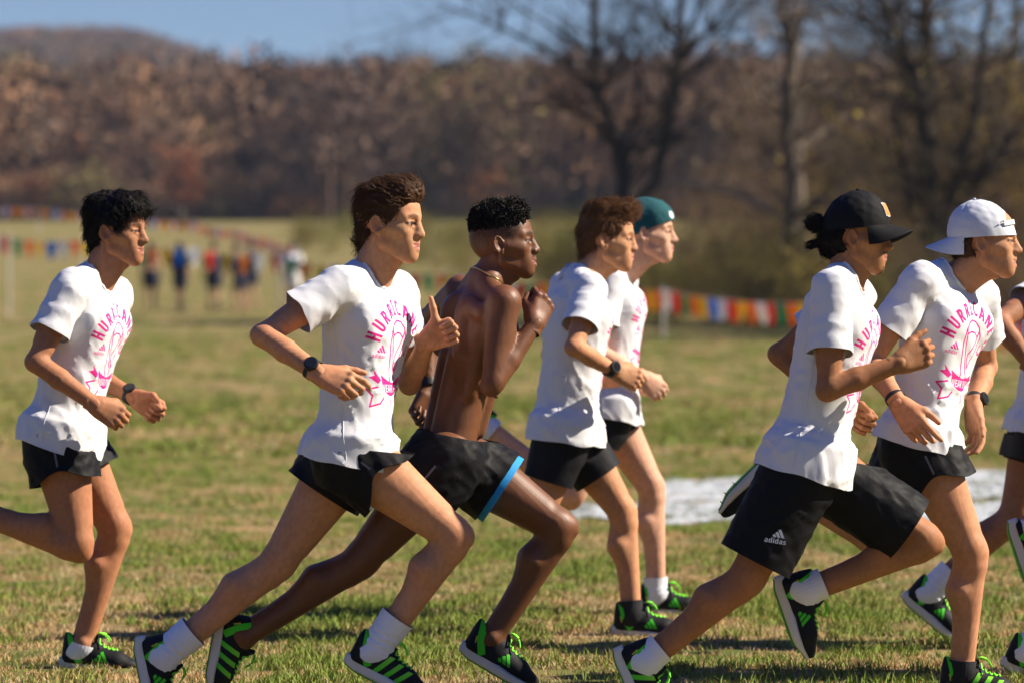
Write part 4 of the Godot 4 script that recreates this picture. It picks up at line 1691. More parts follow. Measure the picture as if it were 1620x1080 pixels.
			sl.ripple(func(p: Vector3) -> float:
				var q: Vector3 = p - a[0]
				var t := q.dot(dir)
				var w := fold.get_noise_3d(t * 9.0 + seed_shift, q.dot(up) * 9.0 + 3.0 * t, q.dot(rc) * 9.0)
				var w2 := fold.get_noise_3d(t * 24.0 - q.dot(up) * 10.0, q.dot(fc) * 12.0 + seed_shift, q.dot(rc) * 12.0)
				return 0.007 * (absf(w) - 0.35) + 0.003 * (absf(w2) - 0.25)
			, 0.03)
			var cuff := clip(sl.mesh(), func(p: Vector3) -> float:
				var q: Vector3 = p - a[0]
				return len - q.dot(dir) + 0.010 * fold.get_noise_3d(p.x * 9.0, p.y * 9.0, p.z * 9.0)
			, 0.005)
			cuff.uv.resize(cuff.v.size())
			cuff.uv.fill(Vector2(0.02, 0.02))
			shell.add(cuff)
		var shirt := put(shell, "shirt", mats.shirt, who)
		# ribbed collar
		var ring := PackedVector3Array()
		var rr := PackedFloat32Array()
		for k in 28:
			var a := TAU * k / 28.0
			var p := ncut + (ca.cross(rc) * -cos(a) + rc * sin(a)) * 0.0675
			var v := p
			for e in 40:
				v = p + ca * (0.07 - 0.004 * e)
				if sf.value(v) < 0.0:
					break
			ring.append(v + ca * 0.001)
			rr.append(0.0058)
		put(tube(ring, rr, 6, true), "collar", mats.white_cloth, shirt)
		# side seams
		for z in [-1.0, 1.0]:
			var seam := PackedVector3Array()
			var sr := PackedFloat32Array()
			for k in 30:
				var t := lerpf(hem + 0.04, 0.80, k / 29.0)
				var way: Vector3 = (rp.slerp(rc, clampf(t, 0.0, 1.0)) * z - fc * 0.16).normalized()
				var mid := P.lerp(C, t)
				var reach := 0.34
				while reach > 0.05 and sf.value(mid + way * reach) > 0.0:
					reach -= 0.0015
				seam.append(mid + way * (reach + 0.0004))
				sr.append(0.0019)
			put(tube(seam, sr, 5), "seam", mats.white_cloth, shirt)
		# the small dark mark by the hem on the right side
		if tee.get("mark", true):
			var spot := P + up * ((hem + 0.075) * 0.52) - fp * 0.035
			hem_mark(sf, spot, rp, up, -fp, shirt)
	# ---- feet
	place_shoe(who, Ar, toe_r, foot_up(s.Tr), true, s.get("shoe", 0.97))
	place_shoe(who, Al, toe_l, foot_up(s.Tl), false, s.get("shoe", 0.97))
	if s.has("sock"):
		var so: Dictionary = s.sock
		var sm: Material = mats.sock_black if so.get("black", false) else mats.sock_white
		put(sock_bag(Kr, Ar, toe_r, so.high, g * 1.1), "sock", sm, who)
		put(sock_bag(Kl, Al, toe_l, so.high, g * 1.1), "sock", sm, who)
	# ---- head
	if s.has("style"):
		put(hair_bag(s).moved(head_at), "hair", mats.hair, who)
	if s.has("cap"):
		var cap: Array = cap_bag(s.cap.peak, s.cap.size, s.cap.lift)
		var tiltb := Transform3D(Basis(Vector3.UP, deg_to_rad(s.cap.get("turn", 0.0))) * Basis(Vector3(0, 0, 1), deg_to_rad(s.cap.tilt)), Vector3(0, 0, 0))
		var o := put(cap[0].moved(head_at * tiltb), "cap", s.cap.mat, who)
		put(cap[1].moved(head_at * tiltb), "peak", s.cap.mat, o)
		if s.cap.has("badge"):
			cap_badge(head_at * tiltb, s.cap.size, s.cap.lift, o)
		if s.cap.has("strap"):
			cap_strap(head_at * tiltb, s.cap.size, s.cap.lift, o)
	if s.has("beanie"):
		beanie(head_at, who)
	if s.has("necklace"):
		var pts := PackedVector3Array()
		var rad := PackedFloat32Array()
		var nd := (head_at * Vector3(-0.02, -0.07, 0) - neck).normalized()
		for k in 60:
			var a := TAU * k / 60.0
			var drop := 0.030 - 0.055 * (0.5 + 0.5 * cos(a))
			var mid := neck + nd * (drop + 0.030)
			var way := fc * cos(a) + rc * sin(a)
			var reach := 0.20
			while reach > 0.02 and skin_field.value(mid + way * reach) > 0.0:
				reach -= 0.002
			pts.append(mid + way * (reach + 0.003))
			rad.append(0.0024 + 0.0008 * (k % 2))
		put(tube(pts, rad, 6, true), "necklace", mats.gold, who)
	# ---- things worn on the wrists
	for w in s.get("wrist", []):
		var rt: bool = w.side == "r"
		var wr := Wr if rt else Wl
		var el := Er if rt else El
		wrist_band(who, w.kind, wr, el, w.get("back", Vector3(0.1, 0.5, 1.0)), w.get("rad", 0.0275), w.get("wide", 0.022), w.get("mat", mats.rubber), w.kind == "watch", w.get("up", 0.03))
	print(s.label, " ", Time.get_ticks_msec() - t0, " ms; arm ", "%.2f %.2f | %.2f %.2f" % [(Er - Sr).length(), (Wr - Er).length(), (El - Sl).length(), (Wl - El).length()], " leg ", "%.2f %.2f | %.2f %.2f" % [(Kr - Hr).length(), (Ar - Kr).length(), (Kl - Hl).length(), (Al - Kl).length()], " trunk %.2f neck %.2f" % [(C - P).length(), (O - C).length()])
	return who

func foot_dir(deg: float, yaw: float) -> Vector3:
	var a := deg_to_rad(deg)
	return Vector3(cos(a), -sin(a), yaw).normalized()

func foot_up(deg: float) -> Vector3:
	var a := deg_to_rad(deg)
	return Vector3(sin(a), cos(a), 0.0)

func neck_into(d: Field, neck: Vector3, up: Vector3, fc: Vector3, rc: Vector3, head_at: Transform3D) -> void:
	var top := head_at * Vector3(-0.022, -0.050, 0)
	d.cone(neck - up * 0.06, top, 0.055, 0.050, 0.02)
	d.cone(neck - up * 0.03 + fc * 0.018, head_at * Vector3(0.012, -0.075, 0), 0.046, 0.042, 0.025)
	for z in [-1.0, 1.0]:
		d.cone(neck + fc * 0.050 + rc * z * 0.014 - up * 0.02, head_at * Vector3(-0.024, -0.040, z * 0.052), 0.013, 0.018, 0.018)
		d.cone(neck + rc * z * 0.085 - up * 0.035, head_at * Vector3(-0.046, -0.062, z * 0.024), 0.028, 0.024, 0.03)
	d.ball(head_at * Vector3(0.030, -0.108, 0), Vector3(0.014, 0.016, 0.013), 0.02)

# spread the print over the chest: round the body sideways, straight up and down
func wrap_print(m: Bag, mid: Vector3, f: Vector3, up: Vector3, r: Vector3) -> Bag:
	var u := PackedFloat32Array()
	u.resize(m.v.size())
	m.uv.resize(m.v.size())
	for i in m.v.size():
		var q := m.v[i] - mid
		u[i] = -atan2(q.dot(r), q.dot(f) + 0.02) * 0.150
		m.uv[i] = print_uv(u[i], q.dot(up))
	for t in range(0, m.ix.size(), 3):
		var a := u[m.ix[t]]
		var b := u[m.ix[t + 1]]
		var c := u[m.ix[t + 2]]
		if maxf(a, maxf(b, c)) - minf(a, minf(b, c)) > 0.3:
			for k in 3:
				var i := m.ix[t + k]
				m.ix[t + k] = m.v.size()
				m.v.append(m.v[i])
				m.n.append(m.n[i])
				m.uv.append(Vector2(0.02, 0.02))
	return m

func print_uv(u: float, v: float) -> Vector2:
	return Vector2(clampf((u - PRINT_LO.x) / (PRINT_HI.x - PRINT_LO.x), 0.005, 0.995), clampf((PRINT_HI.y - v) / (PRINT_HI.y - PRINT_LO.y), 0.005, 0.995))

# lay flat triangles onto a surface, looking along -out from a spot; ux is to the reader's right
func lay_on(d: Field, tris: Array, spot: Vector3, out: Vector3, ux: Vector3, uy: Vector3, lift := 0.0018) -> Bag:
	var b := Bag.new()
	for i in range(0, tris.size(), 3):
		var pts := []
		for k in 3:
			var q: Vector2 = tris[i + k]
			var p := spot + ux * q.x + uy * q.y
			var hit := p
			for e in 120:
				hit = p + out * (0.20 - 0.0025 * e)
				if d.value(hit) < 0.0:
					break
			pts.append(hit + out * (0.0012 + lift))
		var w := (pts[2] - pts[0]).cross(pts[1] - pts[0]) as Vector3
		if w.dot(out) < 0.0:
			var z: Vector3 = pts[1]
			pts[1] = pts[2]
			pts[2] = z
		for k in 3:
			b.ix.append(b.v.size())
			b.v.append(pts[k])
			b.n.append(out)
	return b

func hem_mark(d: Field, spot: Vector3, out: Vector3, up: Vector3, left: Vector3, parent: Node) -> void:
	var t := letters("AEROREADY", 0.0055, 1.0)
	var all := []
	for p in t:
		all.append(p + Vector2(0.026, 0))
	for k in 12:
		var a := TAU * k / 12.0
		var b := TAU * (k + 1) / 12.0
		for q in [[a, 0.0058, a, 0.0036, b, 0.0036], [a, 0.0058, b, 0.0036, b, 0.0058]]:
			for e in 3:
				all.append(Vector2(cos(q[e * 2]), sin(q[e * 2])) * q[e * 2 + 1] + Vector2(-0.016, 0))
	put(lay_on(d, all, spot, out, -left, up), "care_mark", mats.grey_ink, parent)

func leg_logo(d: Field, spot: Vector3, out: Vector3, parent: Node) -> void:
	var all := []
	for p in letters("adidas", 0.017, 1.0):
		all.append(p + Vector2(0, -0.006))
	for k in 3:
		var p0 := Vector2(-0.008 + k * 0.0125, 0.005)
		var len_k := 0.011 + 0.0095 * k
		var lean := Vector2(-0.5, 0.866) * len_k
		var q := [p0, p0 + Vector2(0.0095, 0), p0 + Vector2(0.0095, 0) + lean, p0 + lean * (1.0 - 0.0045 / len_k)]
		for e in [0, 1, 2, 0, 2, 3]:
			all.append(q[e])
	var ux := Vector3(0.985, -0.17, 0.0)
	ux = (ux - out * ux.dot(out)).normalized()
	put(lay_on(d, all, spot, out, ux, out.cross(ux)), "logo", mats.white_ink, parent)

func side_tape(d: Field, hip: Vector3, knee: Vector3, out: Vector3, len: float, parent: Node) -> void:
	var ax := (knee - hip).normalized()
	var wide := out.cross(ax).normalized()
	var tris := []
	var n := 14
	for k in n:
		var a := lerpf(0.035, len, float(k) / n)
		var b := lerpf(0.035, len, float(k + 1) / n)
		for q in [[a, -1], [a, 1], [b, 1], [a, -1], [b, 1], [b, -1]]:
			tris.append(Vector2(q[1] * 0.0035, q[0]))
	put(lay_on(d, tris, hip, (out - ax * out.dot(ax)).normalized(), wide, ax), "side_tape", mats.grey_tape, parent)

func cap_badge(t: Transform3D, size: float, lift: float, parent: Node) -> void:
	# a square-footed letter in two colours on the front of the crown
	var c := Vector3(-0.012, 0.030 + lift, 0)
	var r := Vector3(0.108, 0.102, 0.090) * size
	var b := Bag.new()
	var dark := Bag.new()
	var edge := Bag.new()
	var put_on := func(bag: Bag, y0: float, y1: float, z0: float, z1: float, off: float) -> void:
		var n := 5
		for i in n:
			for j in n:
				var q := []
				for k in [[0, 0], [1, 0], [1, 1], [0, 1]]:
					var z := lerpf(z0, z1, float(i + k[0]) / n)
					var y := lerpf(y0, y1, float(j + k[1]) / n)
					var e := asin(clampf(y / r.y, -1.0, 1.0))
					var ce := pow(cos(e), 0.86)
					var x := sqrt(maxf(0.0, 1.0 - pow(z / (r.z * ce), 2))) * ce * r.x
					var p := Vector3(x, y, z)
					q.append(t * (c + p + p.normalized() * off))
				bag.quad(q[0], q[3], q[2], q[1])
	# wearer's right bar, wearer's left bar, foot
	put_on.call(edge, 0.028, 0.068, 0.003, 0.030, 0.0030)
	put_on.call(edge, 0.028, 0.068, -0.030, -0.003, 0.0030)
	put_on.call(edge, 0.026, 0.042, -0.020, 0.020, 0.0032)
	put_on.call(b, 0.031, 0.066, 0.006, 0.028, 0.0042)
	put_on.call(dark, 0.031, 0.066, -0.028, -0.006, 0.0042)
	put_on.call(b, 0.029, 0.039, 0.0, 0.022, 0.0046)
	put_on.call(dark, 0.029, 0.039, -0.022, 0.0, 0.0046)
	for bag in [b, dark, edge]:
		if bag.n[0].dot(t.basis * Vector3(1, 0, 0)) < 0.0:
			for i in range(0, bag.ix.size(), 3):
				var k: int = bag.ix[i]
				bag.ix[i] = bag.ix[i + 1]
				bag.ix[i + 1] = k
			for i in bag.n.size():
				bag.n[i] = -bag.n[i]
	put(edge, "badge_edge", mats.white_ink, parent)
	put(b, "badge", mats.orange, parent)
	put(dark, "badge", mats.badge_green, parent)

func cap_strap(t: Transform3D, size: float, lift: float, parent: Node) -> void:
	# the strap over the brow of a cap worn backwards, and the little mark on the crown beside it
	var c := Vector3(-0.012, 0.030 + lift, 0)
	var r := Vector3(0.110, 0.102, 0.092) * size
	var b := Bag.new()
	var n := 20
	for k in n:
		var q := []
		for e in [[0, 0], [1, 0], [1, 1], [0, 1]]:
			var a := lerpf(-0.75, 0.75, float(k + e[0]) / n)
			q.append(t * (c + Vector3(cos(a) * r.x * 1.004, -0.002 + 0.016 * e[1], sin(a) * r.z * 1.004)))
		b.quad(q[3], q[0], q[1], q[2])
	b.normals()
	put(b, "strap", mats.cap_white, parent)
	var m := Bag.new()
	var a0 := 0.78
	for k in 3:
		var a := a0 + k * 0.055
		var h := 0.014 - 0.004 * k
		var p := c + Vector3(cos(a) * r.x * 1.008, 0.010, sin(a) * r.z * 1.008)
		var w := Vector3(-sin(a), 0, cos(a)) * 0.0026
		var o := Vector3(cos(a), 0, sin(a)) * 0.0015
		m.quad(t * (p + o - w + Vector3(0, h * 0.6, 0)), t * (p + o - w), t * (p + o + w), t * (p + o + w + Vector3(0, h * 0.35, 0)))
	put(m, "mark", mats.ink_black, parent)

func beanie(t: Transform3D, who: Node3D) -> void:
	var d := Field.new(Vector3(-0.135, -0.03, -0.105), Vector3(0.115, 0.16, 0.105), 0.0048)
	d.ball(Vector3(-0.014, 0.044, 0), Vector3(0.108, 0.098, 0.086), 0.02)
	d.ball(Vector3(0.030, 0.044, 0), Vector3(0.068, 0.074, 0.070), 0.03)
	d.ripple(func(p: Vector3) -> float: return 0.0011 * sin(atan2(p.z, p.x) * 46.0) + 0.004 * noise.get_noise_3d(p.x * 14.0, p.y * 14.0, p.z * 14.0), 0.02)
	var m := clip(d.mesh(), func(p: Vector3) -> float: return p.y - 0.042 * (p.x + 0.02) / 0.1 - 0.002, 0.006)
	var o := put(m.moved(t), "beanie", mats.beanie, who)
	var disc := Bag.new()
	var c := Vector3(0.088, 0.070, 0.030)
	for k in 24:
		var a := TAU * k / 24.0
		var b := TAU * (k + 1) / 24.0
		var q := []
		for e in [[a, 1.0], [b, 1.0], [b, 0.0], [a, 0.0]]:
			var p := c + Vector3(0, sin(e[0]) * 0.015 * e[1], cos(e[0]) * 0.013 * e[1])
			var hit := p
			for w in 60:
				hit = p + Vector3(0.03 - 0.001 * w, 0, 0)
				if d.value(hit) < 0.0:
					break
			q.append(t * (hit + Vector3(0.002, 0, 0)))
		disc.quad(q[0], q[3], q[2], q[1])
	disc.normals()
	put(disc, "badge", mats.white_ink, o)

# ---------------------------------------------------------------- the land
const RISE := [[-60.0, 0.0], [50.0, 0.0], [82.0, 0.35], [95.0, 0.7], [105.0, 1.0], [132.0, 2.0], [190.0, 3.9], [260.0, 6.0]]
const RIDGE := [[-1200.0, 120.0], [0.0, 112.0], [150.0, 118.0], [300.0, 128.0], [400.0, 122.0], [480.0, 108.0], [600.0, 106.0], [750.0, 96.0], [850.0, 108.0], [950.0, 104.0], [1250.0, 98.0], [1620.0, 98.0], [2800.0, 120.0]]
const FAR_RIDGE := [[-1200.0, 60.0], [0.0, 42.0], [110.0, 38.0], [220.0, 44.0], [300.0, 70.0], [380.0, 104.0], [460.0, 150.0], [2800.0, 170.0]]

func table(t: Array, x: float) -> float:
	if x <= t[0][0]:
		return t[0][1]
	for i in t.size() - 1:
		if x <= t[i + 1][0]:
			var w: float = (x - t[i][0]) / (t[i + 1][0] - t[i][0])
			return lerpf(t[i][1], t[i + 1][1], w)
	return t[t.size() - 1][1]

func ground(x: float, z: float) -> float:
	var d := -z
	var lumps := 0.012 * noise.get_noise_2d(x * 0.9, z * 0.9) if d < 60.0 else 0.0
	if d <= 260.0:
		return table(RISE, d) + lumps
	var bearing := 810.0 + FOCAL * x / d
	var ridge := EYE + (460.0 - table(RIDGE, bearing)) / FOCAL * 620.0 - 13.5
	var back := EYE + (460.0 - table(FAR_RIDGE, bearing)) / FOCAL * 1100.0 - 14.0
	if d <= 620.0:
		var w := (d - 260.0) / 360.0
		return lerpf(6.0, ridge, w * w * (3.0 - 2.0 * w) * 0.6 + 0.4 * w)
	if d <= 760.0:
		return lerpf(ridge, minf(ridge, back) - 6.0, smoothstep(620.0, 760.0, d))
	if d <= 1100.0:
		return lerpf(minf(ridge, back) - 6.0, back, smoothstep(760.0, 1100.0, d))
	return back - (d - 1100.0) * 0.03

func land_sheet(from: float, to: float) -> Bag:
	var b := Bag.new()
	var rows := []
	var d := from
	while d < to:
		rows.append(d)
		d += clampf(absf(d) * 0.045, 0.6, 40.0)
	rows.append(to)
	var nu := 90
	for r in rows:
		for u in nu + 1:
			var a := (float(u) / nu * 2.0 - 1.0)
			var x: float = (a * 0.35 + a * absf(a) * 0.65) * (40.0 + absf(r) * 0.8)
			b.v.append(Vector3(x, ground(x, -r), -r))
	for i in rows.size() - 1:
		for u in nu:
			var k := i * (nu + 1) + u
			b.ix.append_array(PackedInt32Array([k, k + nu + 1, k + nu + 2, k, k + nu + 2, k + 1]))
	return b.normals()

func build_ground() -> void:
	var m := mat(Color.WHITE, 0.95, {"spec": 0.2})
	m.albedo_texture = earth_texture(512, 5, [Color(0.10, 0.125, 0.028), Color(0.16, 0.16, 0.048), Color(0.26, 0.19, 0.085), Color(0.32, 0.22, 0.11)], 0.016)
	m.uv1_triplanar = true
	m.uv1_world_triplanar = true
	m.uv1_scale = Vector3.ONE * 0.11
	m.detail_enabled = true
	m.detail_blend_mode = BaseMaterial3D.BLEND_MODE_MUL
	m.detail_uv_layer = BaseMaterial3D.DETAIL_UV_2
	m.uv2_triplanar = true
	m.uv2_world_triplanar = true
	m.uv2_scale = Vector3.ONE * 1.3
	m.detail_albedo = earth_texture(512, 9, [Color(0.62, 0.62, 0.58), Color(0.85, 0.84, 0.80), Color(1.0, 1.0, 0.98)], 0.05)
	var o := put(land_sheet(-60.0, 268.0), "ground", m, self)
	o.set_meta("kind", "structure")
	var litter := mat(Color.WHITE, 0.95, {"spec": 0.2})
	litter.albedo_texture = earth_texture(512, 15, [Color(0.06, 0.042, 0.028), Color(0.12, 0.078, 0.046), Color(0.17, 0.10, 0.055)], 0.03)
	litter.uv1_triplanar = true
	litter.uv1_world_triplanar = true
	litter.uv1_scale = Vector3.ONE * 0.03
	var hills := put(land_sheet(268.0, 1700.0), "hills", litter, self)
	hills.set_meta("kind", "structure")
	# white paint sprayed on the turf, in two broad strokes
	var paint := mat(lin(0.40, 0.42, 0.43), 0.9)
	for k in PAINT.size():
		var p := Bag.new()
		var edge: Array = PAINT[k]
		var n := 40
		for i in n + 1:
			var t := float(i) / n
			var x := lerpf(edge[0], edge[1], t)
			var wob := 0.9 * noise.get_noise_2d(x * 1.3, k * 9.0)
			var wob2 := 0.9 * noise.get_noise_2d(x * 1.3, k * 9.0 + 5.0)
			var z0: float = -(lerpf(edge[2], edge[4], t) + wob)
			var z1: float = -(lerpf(edge[3], edge[5], t) + wob2)
			for e in 9:
				var z := lerpf(z0, z1, e / 8.0)
				p.v.append(Vector3(x, ground(x, z) + 0.006, z))
		for i in n:
			for e in 8:
				var a := i * 9 + e
				p.ix.append_array(PackedInt32Array([a, a + 10, a + 9, a, a + 1, a + 10]))
		p.normals()
		if p.n[50].y < 0:
			for i in range(0, p.ix.size(), 3):
				var q := p.ix[i]
				p.ix[i] = p.ix[i + 1]
				p.ix[i + 1] = q
			p.normals()
		var po := put(p, "painted_marking", paint, self)
		po.set_meta("kind", "structure")

# x from, x to, near and far distance at the first end, near and far at the other
const PAINT := [[0.34, 4.6, 21.6, 23.3, 21.0, 24.0], [0.95, 4.4, 23.6, 26.2, 24.3, 28.2]]

func in_paint(x: float, d: float) -> bool:
	for e in PAINT:
		var t: float = (x - e[0]) / (e[1] - e[0])
		if t > 0.0 and t < 1.0 and d > lerpf(e[2], e[4], t) + 0.5 * noise.get_noise_2d(x * 1.3, 0.0) and d < lerpf(e[3], e[5], t):
			return true
	return false

func earth_texture(size: int, sd: int, ramp: Array, freq: float) -> NoiseTexture2D:
	var t := NoiseTexture2D.new()
	t.width = size
	t.height = size
	t.seamless = true
	var n := FastNoiseLite.new()
	n.seed = sd
	n.frequency = freq
	n.fractal_octaves = 5
	n.fractal_gain = 0.62
	t.noise = n
	var g := Gradient.new()
	g.offsets = PackedFloat32Array(range(ramp.size()).map(func(i): return 0.22 + 0.56 * i / (ramp.size() - 1.0)))
	g.colors = PackedColorArray(ramp.map(func(c): return c.linear_to_srgb()))
	t.color_ramp = g
	return t

# ---------------------------------------------------------------- grass
func turf_mix(x: float, d: float) -> float:
	# 0 green, 1 dry
	var w := 0.46 + 1.15 * noise.get_noise_2d(x * 0.55, d * 0.34) + 0.75 * noise.get_noise_2d(x * 2.1 + 30.0, d * 1.5)
	return clampf(w + 0.20, 0.0, 1.0)

func tuft(blades: int, high: float, wide: float, spread: float, sd: int) -> ArrayMesh:
	var r := RandomNumberGenerator.new()
	r.seed = sd
	var b := Bag.new()
	for k in blades:
		var a := r.randf() * TAU
		var p := Vector3(cos(a), 0, sin(a)) * spread * sqrt(r.randf())
		var yaw := r.randf() * TAU
		var side := Vector3(cos(yaw), 0, sin(yaw)) * wide * r.randf_range(0.6, 1.2) * 0.5
		var lean := Vector3(r.randf_range(-1, 1), 0, r.randf_range(-1, 1)) * high * 0.75
		var h := high * r.randf_range(0.45, 1.15)
		var mid := p + lean * 0.35 + Vector3(0, h * 0.6, 0)
		var tip := p + lean + Vector3(0, h, 0)
		var nn := (side.cross(tip - p)).normalized()
		var base := b.v.size()
		for q in [p - side, p + side, mid - side * 0.7, mid + side * 0.7, tip]:
			b.v.append(q)
			b.n.append((nn + Vector3(0, 0.6, 0)).normalized())
		b.ix.append_array(PackedInt32Array([base, base + 2, base + 3, base, base + 3, base + 1, base + 2, base + 4, base + 3]))
		var tone := r.randf_range(0.75, 1.2)
		for q in 5:
			b.c.append(Color(tone, tone, tone))
	return b.to_mesh()

func scatter(called: String, label: String, mesh: Mesh, m: Material, places: Array, colors: PackedColorArray) -> void:
	var mm := MultiMesh.new()
	mm.transform_format = MultiMesh.TRANSFORM_3D
	mm.use_colors = true
	mm.mesh = mesh
	mm.instance_count = places.size()
	for i in places.size():
		mm.set_instance_transform(i, places[i])
		mm.set_instance_color(i, colors[i])
	var o := MultiMeshInstance3D.new()
	o.name = numbered(called)
	o.multimesh = mm
	o.material_override = m
	o.set_meta("kind", "stuff")
	o.set_meta("label", label)
	add_child(o)

func build_grass() -> void:
	var m := mat(Color.WHITE, 0.75, {"vertex": true, "spec": 0.3})
	m.backlight_enabled = true
	m.backlight = lin(0.16, 0.16, 0.06)
	var kinds := [tuft(18, 0.036, 0.0048, 0.050, 1), tuft(16, 0.046, 0.0050, 0.055, 2), tuft(20, 0.026, 0.0058, 0.060, 3)]
	var far_kinds := [tuft(14, 0.055, 0.014, 0.11, 4), tuft(14, 0.045, 0.016, 0.13, 5)]
	var near := [[], [], []]
	var near_c := [PackedColorArray(), PackedColorArray(), PackedColorArray()]
	var far := [[], []]
	var far_c := [PackedColorArray(), PackedColorArray()]
	var white := []
	var white_c := PackedColorArray()
	var zones := [[12.0, 16.0, 330.0, true], [16.0, 21.0, 240.0, true], [21.0, 30.0, 120.0, true], [30.0, 46.0, 42.0, false], [46.0, 80.0, 16.0, false], [80.0, 130.0, 6.0, false]]
	for zn in zones:
		var mid: float = (zn[0] + zn[1]) * 0.5
		var half: float = mid * 0.1334 * 1.06 + 0.9
		var count := int(half * 2.0 * (zn[1] - zn[0]) * zn[2])
		for i in count:
			var d := rng.randf_range(zn[0], zn[1])
			var x := rng.randf_range(-half, half)
			var w := turf_mix(x, d)
			var dry := rng.randf() < 0.08 + 0.86 * w
			var tone := rng.randf_range(0.75, 1.25)
			var c := Color(0.47, 0.31, 0.145) if dry else Color(0.175, 0.24, 0.037)
			if dry and rng.randf() < 0.3:
				c = Color(0.48, 0.37, 0.21)
			if not dry and rng.randf() < 0.35:
				c = Color(0.22, 0.24, 0.05)
			c = Color(c.r * tone, c.g * tone, c.b * tone)
			var sc := rng.randf_range(0.7, 1.25) * (0.72 if dry else 1.0)
			var t := Transform3D(Basis(Vector3.UP, rng.randf() * TAU).scaled(Vector3(sc, sc * (0.75 if dry else 1.0), sc)), Vector3(x, ground(x, -d) - 0.002, -d))
			if in_paint(x, d):
				if rng.randf() < 0.7:
					white.append(t)
					white_c.append(Color(0.44, 0.46, 0.47) * rng.randf_range(0.75, 1.15) if rng.randf() < 0.82 else c)
				continue
			if zn[3]:
				var k := rng.randi_range(0, 2)
				near[k].append(t)
				near_c[k].append(c)
			else:
				var k := rng.randi_range(0, 1)
				far[k].append(t)
				far_c[k].append(c)
	for k in 3:
		scatter("grass", "short mown turf with green and dry straw patches", kinds[k], m, near[k], near_c[k])
	for k in 2:
		scatter("grass", "short mown turf farther out over the field", far_kinds[k], m, far[k], far_c[k])
	scatter("painted_grass", "blades of turf sprayed white", kinds[0], m, white, white_c)

# ---------------------------------------------------------------- woods
func crown_mesh(sd: int, high: float, wide: float, leaves: int, leaf: float, bare: float) -> ArrayMesh:
	# one tree of the distant wood: trunk, limbs and loose sprays of leaves or twigs; leaves white so that each tree can be tinted
	var r := RandomNumberGenerator.new()
	r.seed = sd
	var b := Bag.new()
	var bark := Color(1.0, 0.92, 0.86)
	b.add(tube(PackedVector3Array([Vector3(0, -0.5, 0), Vector3(0.1, high * 0.35, 0), Vector3(-0.1, high * 0.8, 0.1)]), PackedFloat32Array([0.2, 0.15, 0.05]), 5).tint(bark))
	var ends := []
	for k in 11:
		var y := high * r.randf_range(0.22, 0.75)
		var a := r.randf() * TAU
		var out := Vector3(cos(a), r.randf_range(0.4, 1.2), sin(a)).normalized() * wide * r.randf_range(0.5, 1.05)
		var p := Vector3(0, y, 0)
		b.add(tube(PackedVector3Array([p, p + out * 0.5 + Vector3(0, 0.2, 0), p + out]), PackedFloat32Array([0.08, 0.05, 0.02]), 4).tint(bark))
		ends.append(p + out * 0.6)
		ends.append(p + out)
	for k in leaves:
		var e: Vector3 = ends[r.randi_range(0, ends.size() - 1)]
		var p := e + Vector3(r.randfn(), r.randfn() * 0.8, r.randfn()) * wide * 0.26
		var n := Vector3(r.randfn(), r.randfn(), r.randfn()).normalized()
		var t := n.cross(Vector3(r.randfn(), r.randfn(), r.randfn())).normalized()
		var u := n.cross(t)
		var sz := leaf * r.randf_range(0.5, 1.3)
		var tone := r.randf_range(0.6, 1.3)
		var base := b.v.size()
		if r.randf() < bare:
			u *= 0.12
			t *= 2.2
		for q in [p - t * sz, p + u * sz * 0.6, p + t * sz, p - u * sz * 0.6]:
			b.v.append(q)
			b.n.append((n + (p - Vector3(0, high * 0.55, 0)).normalized()).normalized())
			b.c.append(Color(tone, tone, tone))
		b.ix.append_array(PackedInt32Array([base, base + 1, base + 2, base, base + 2, base + 3]))
	return b.to_mesh()

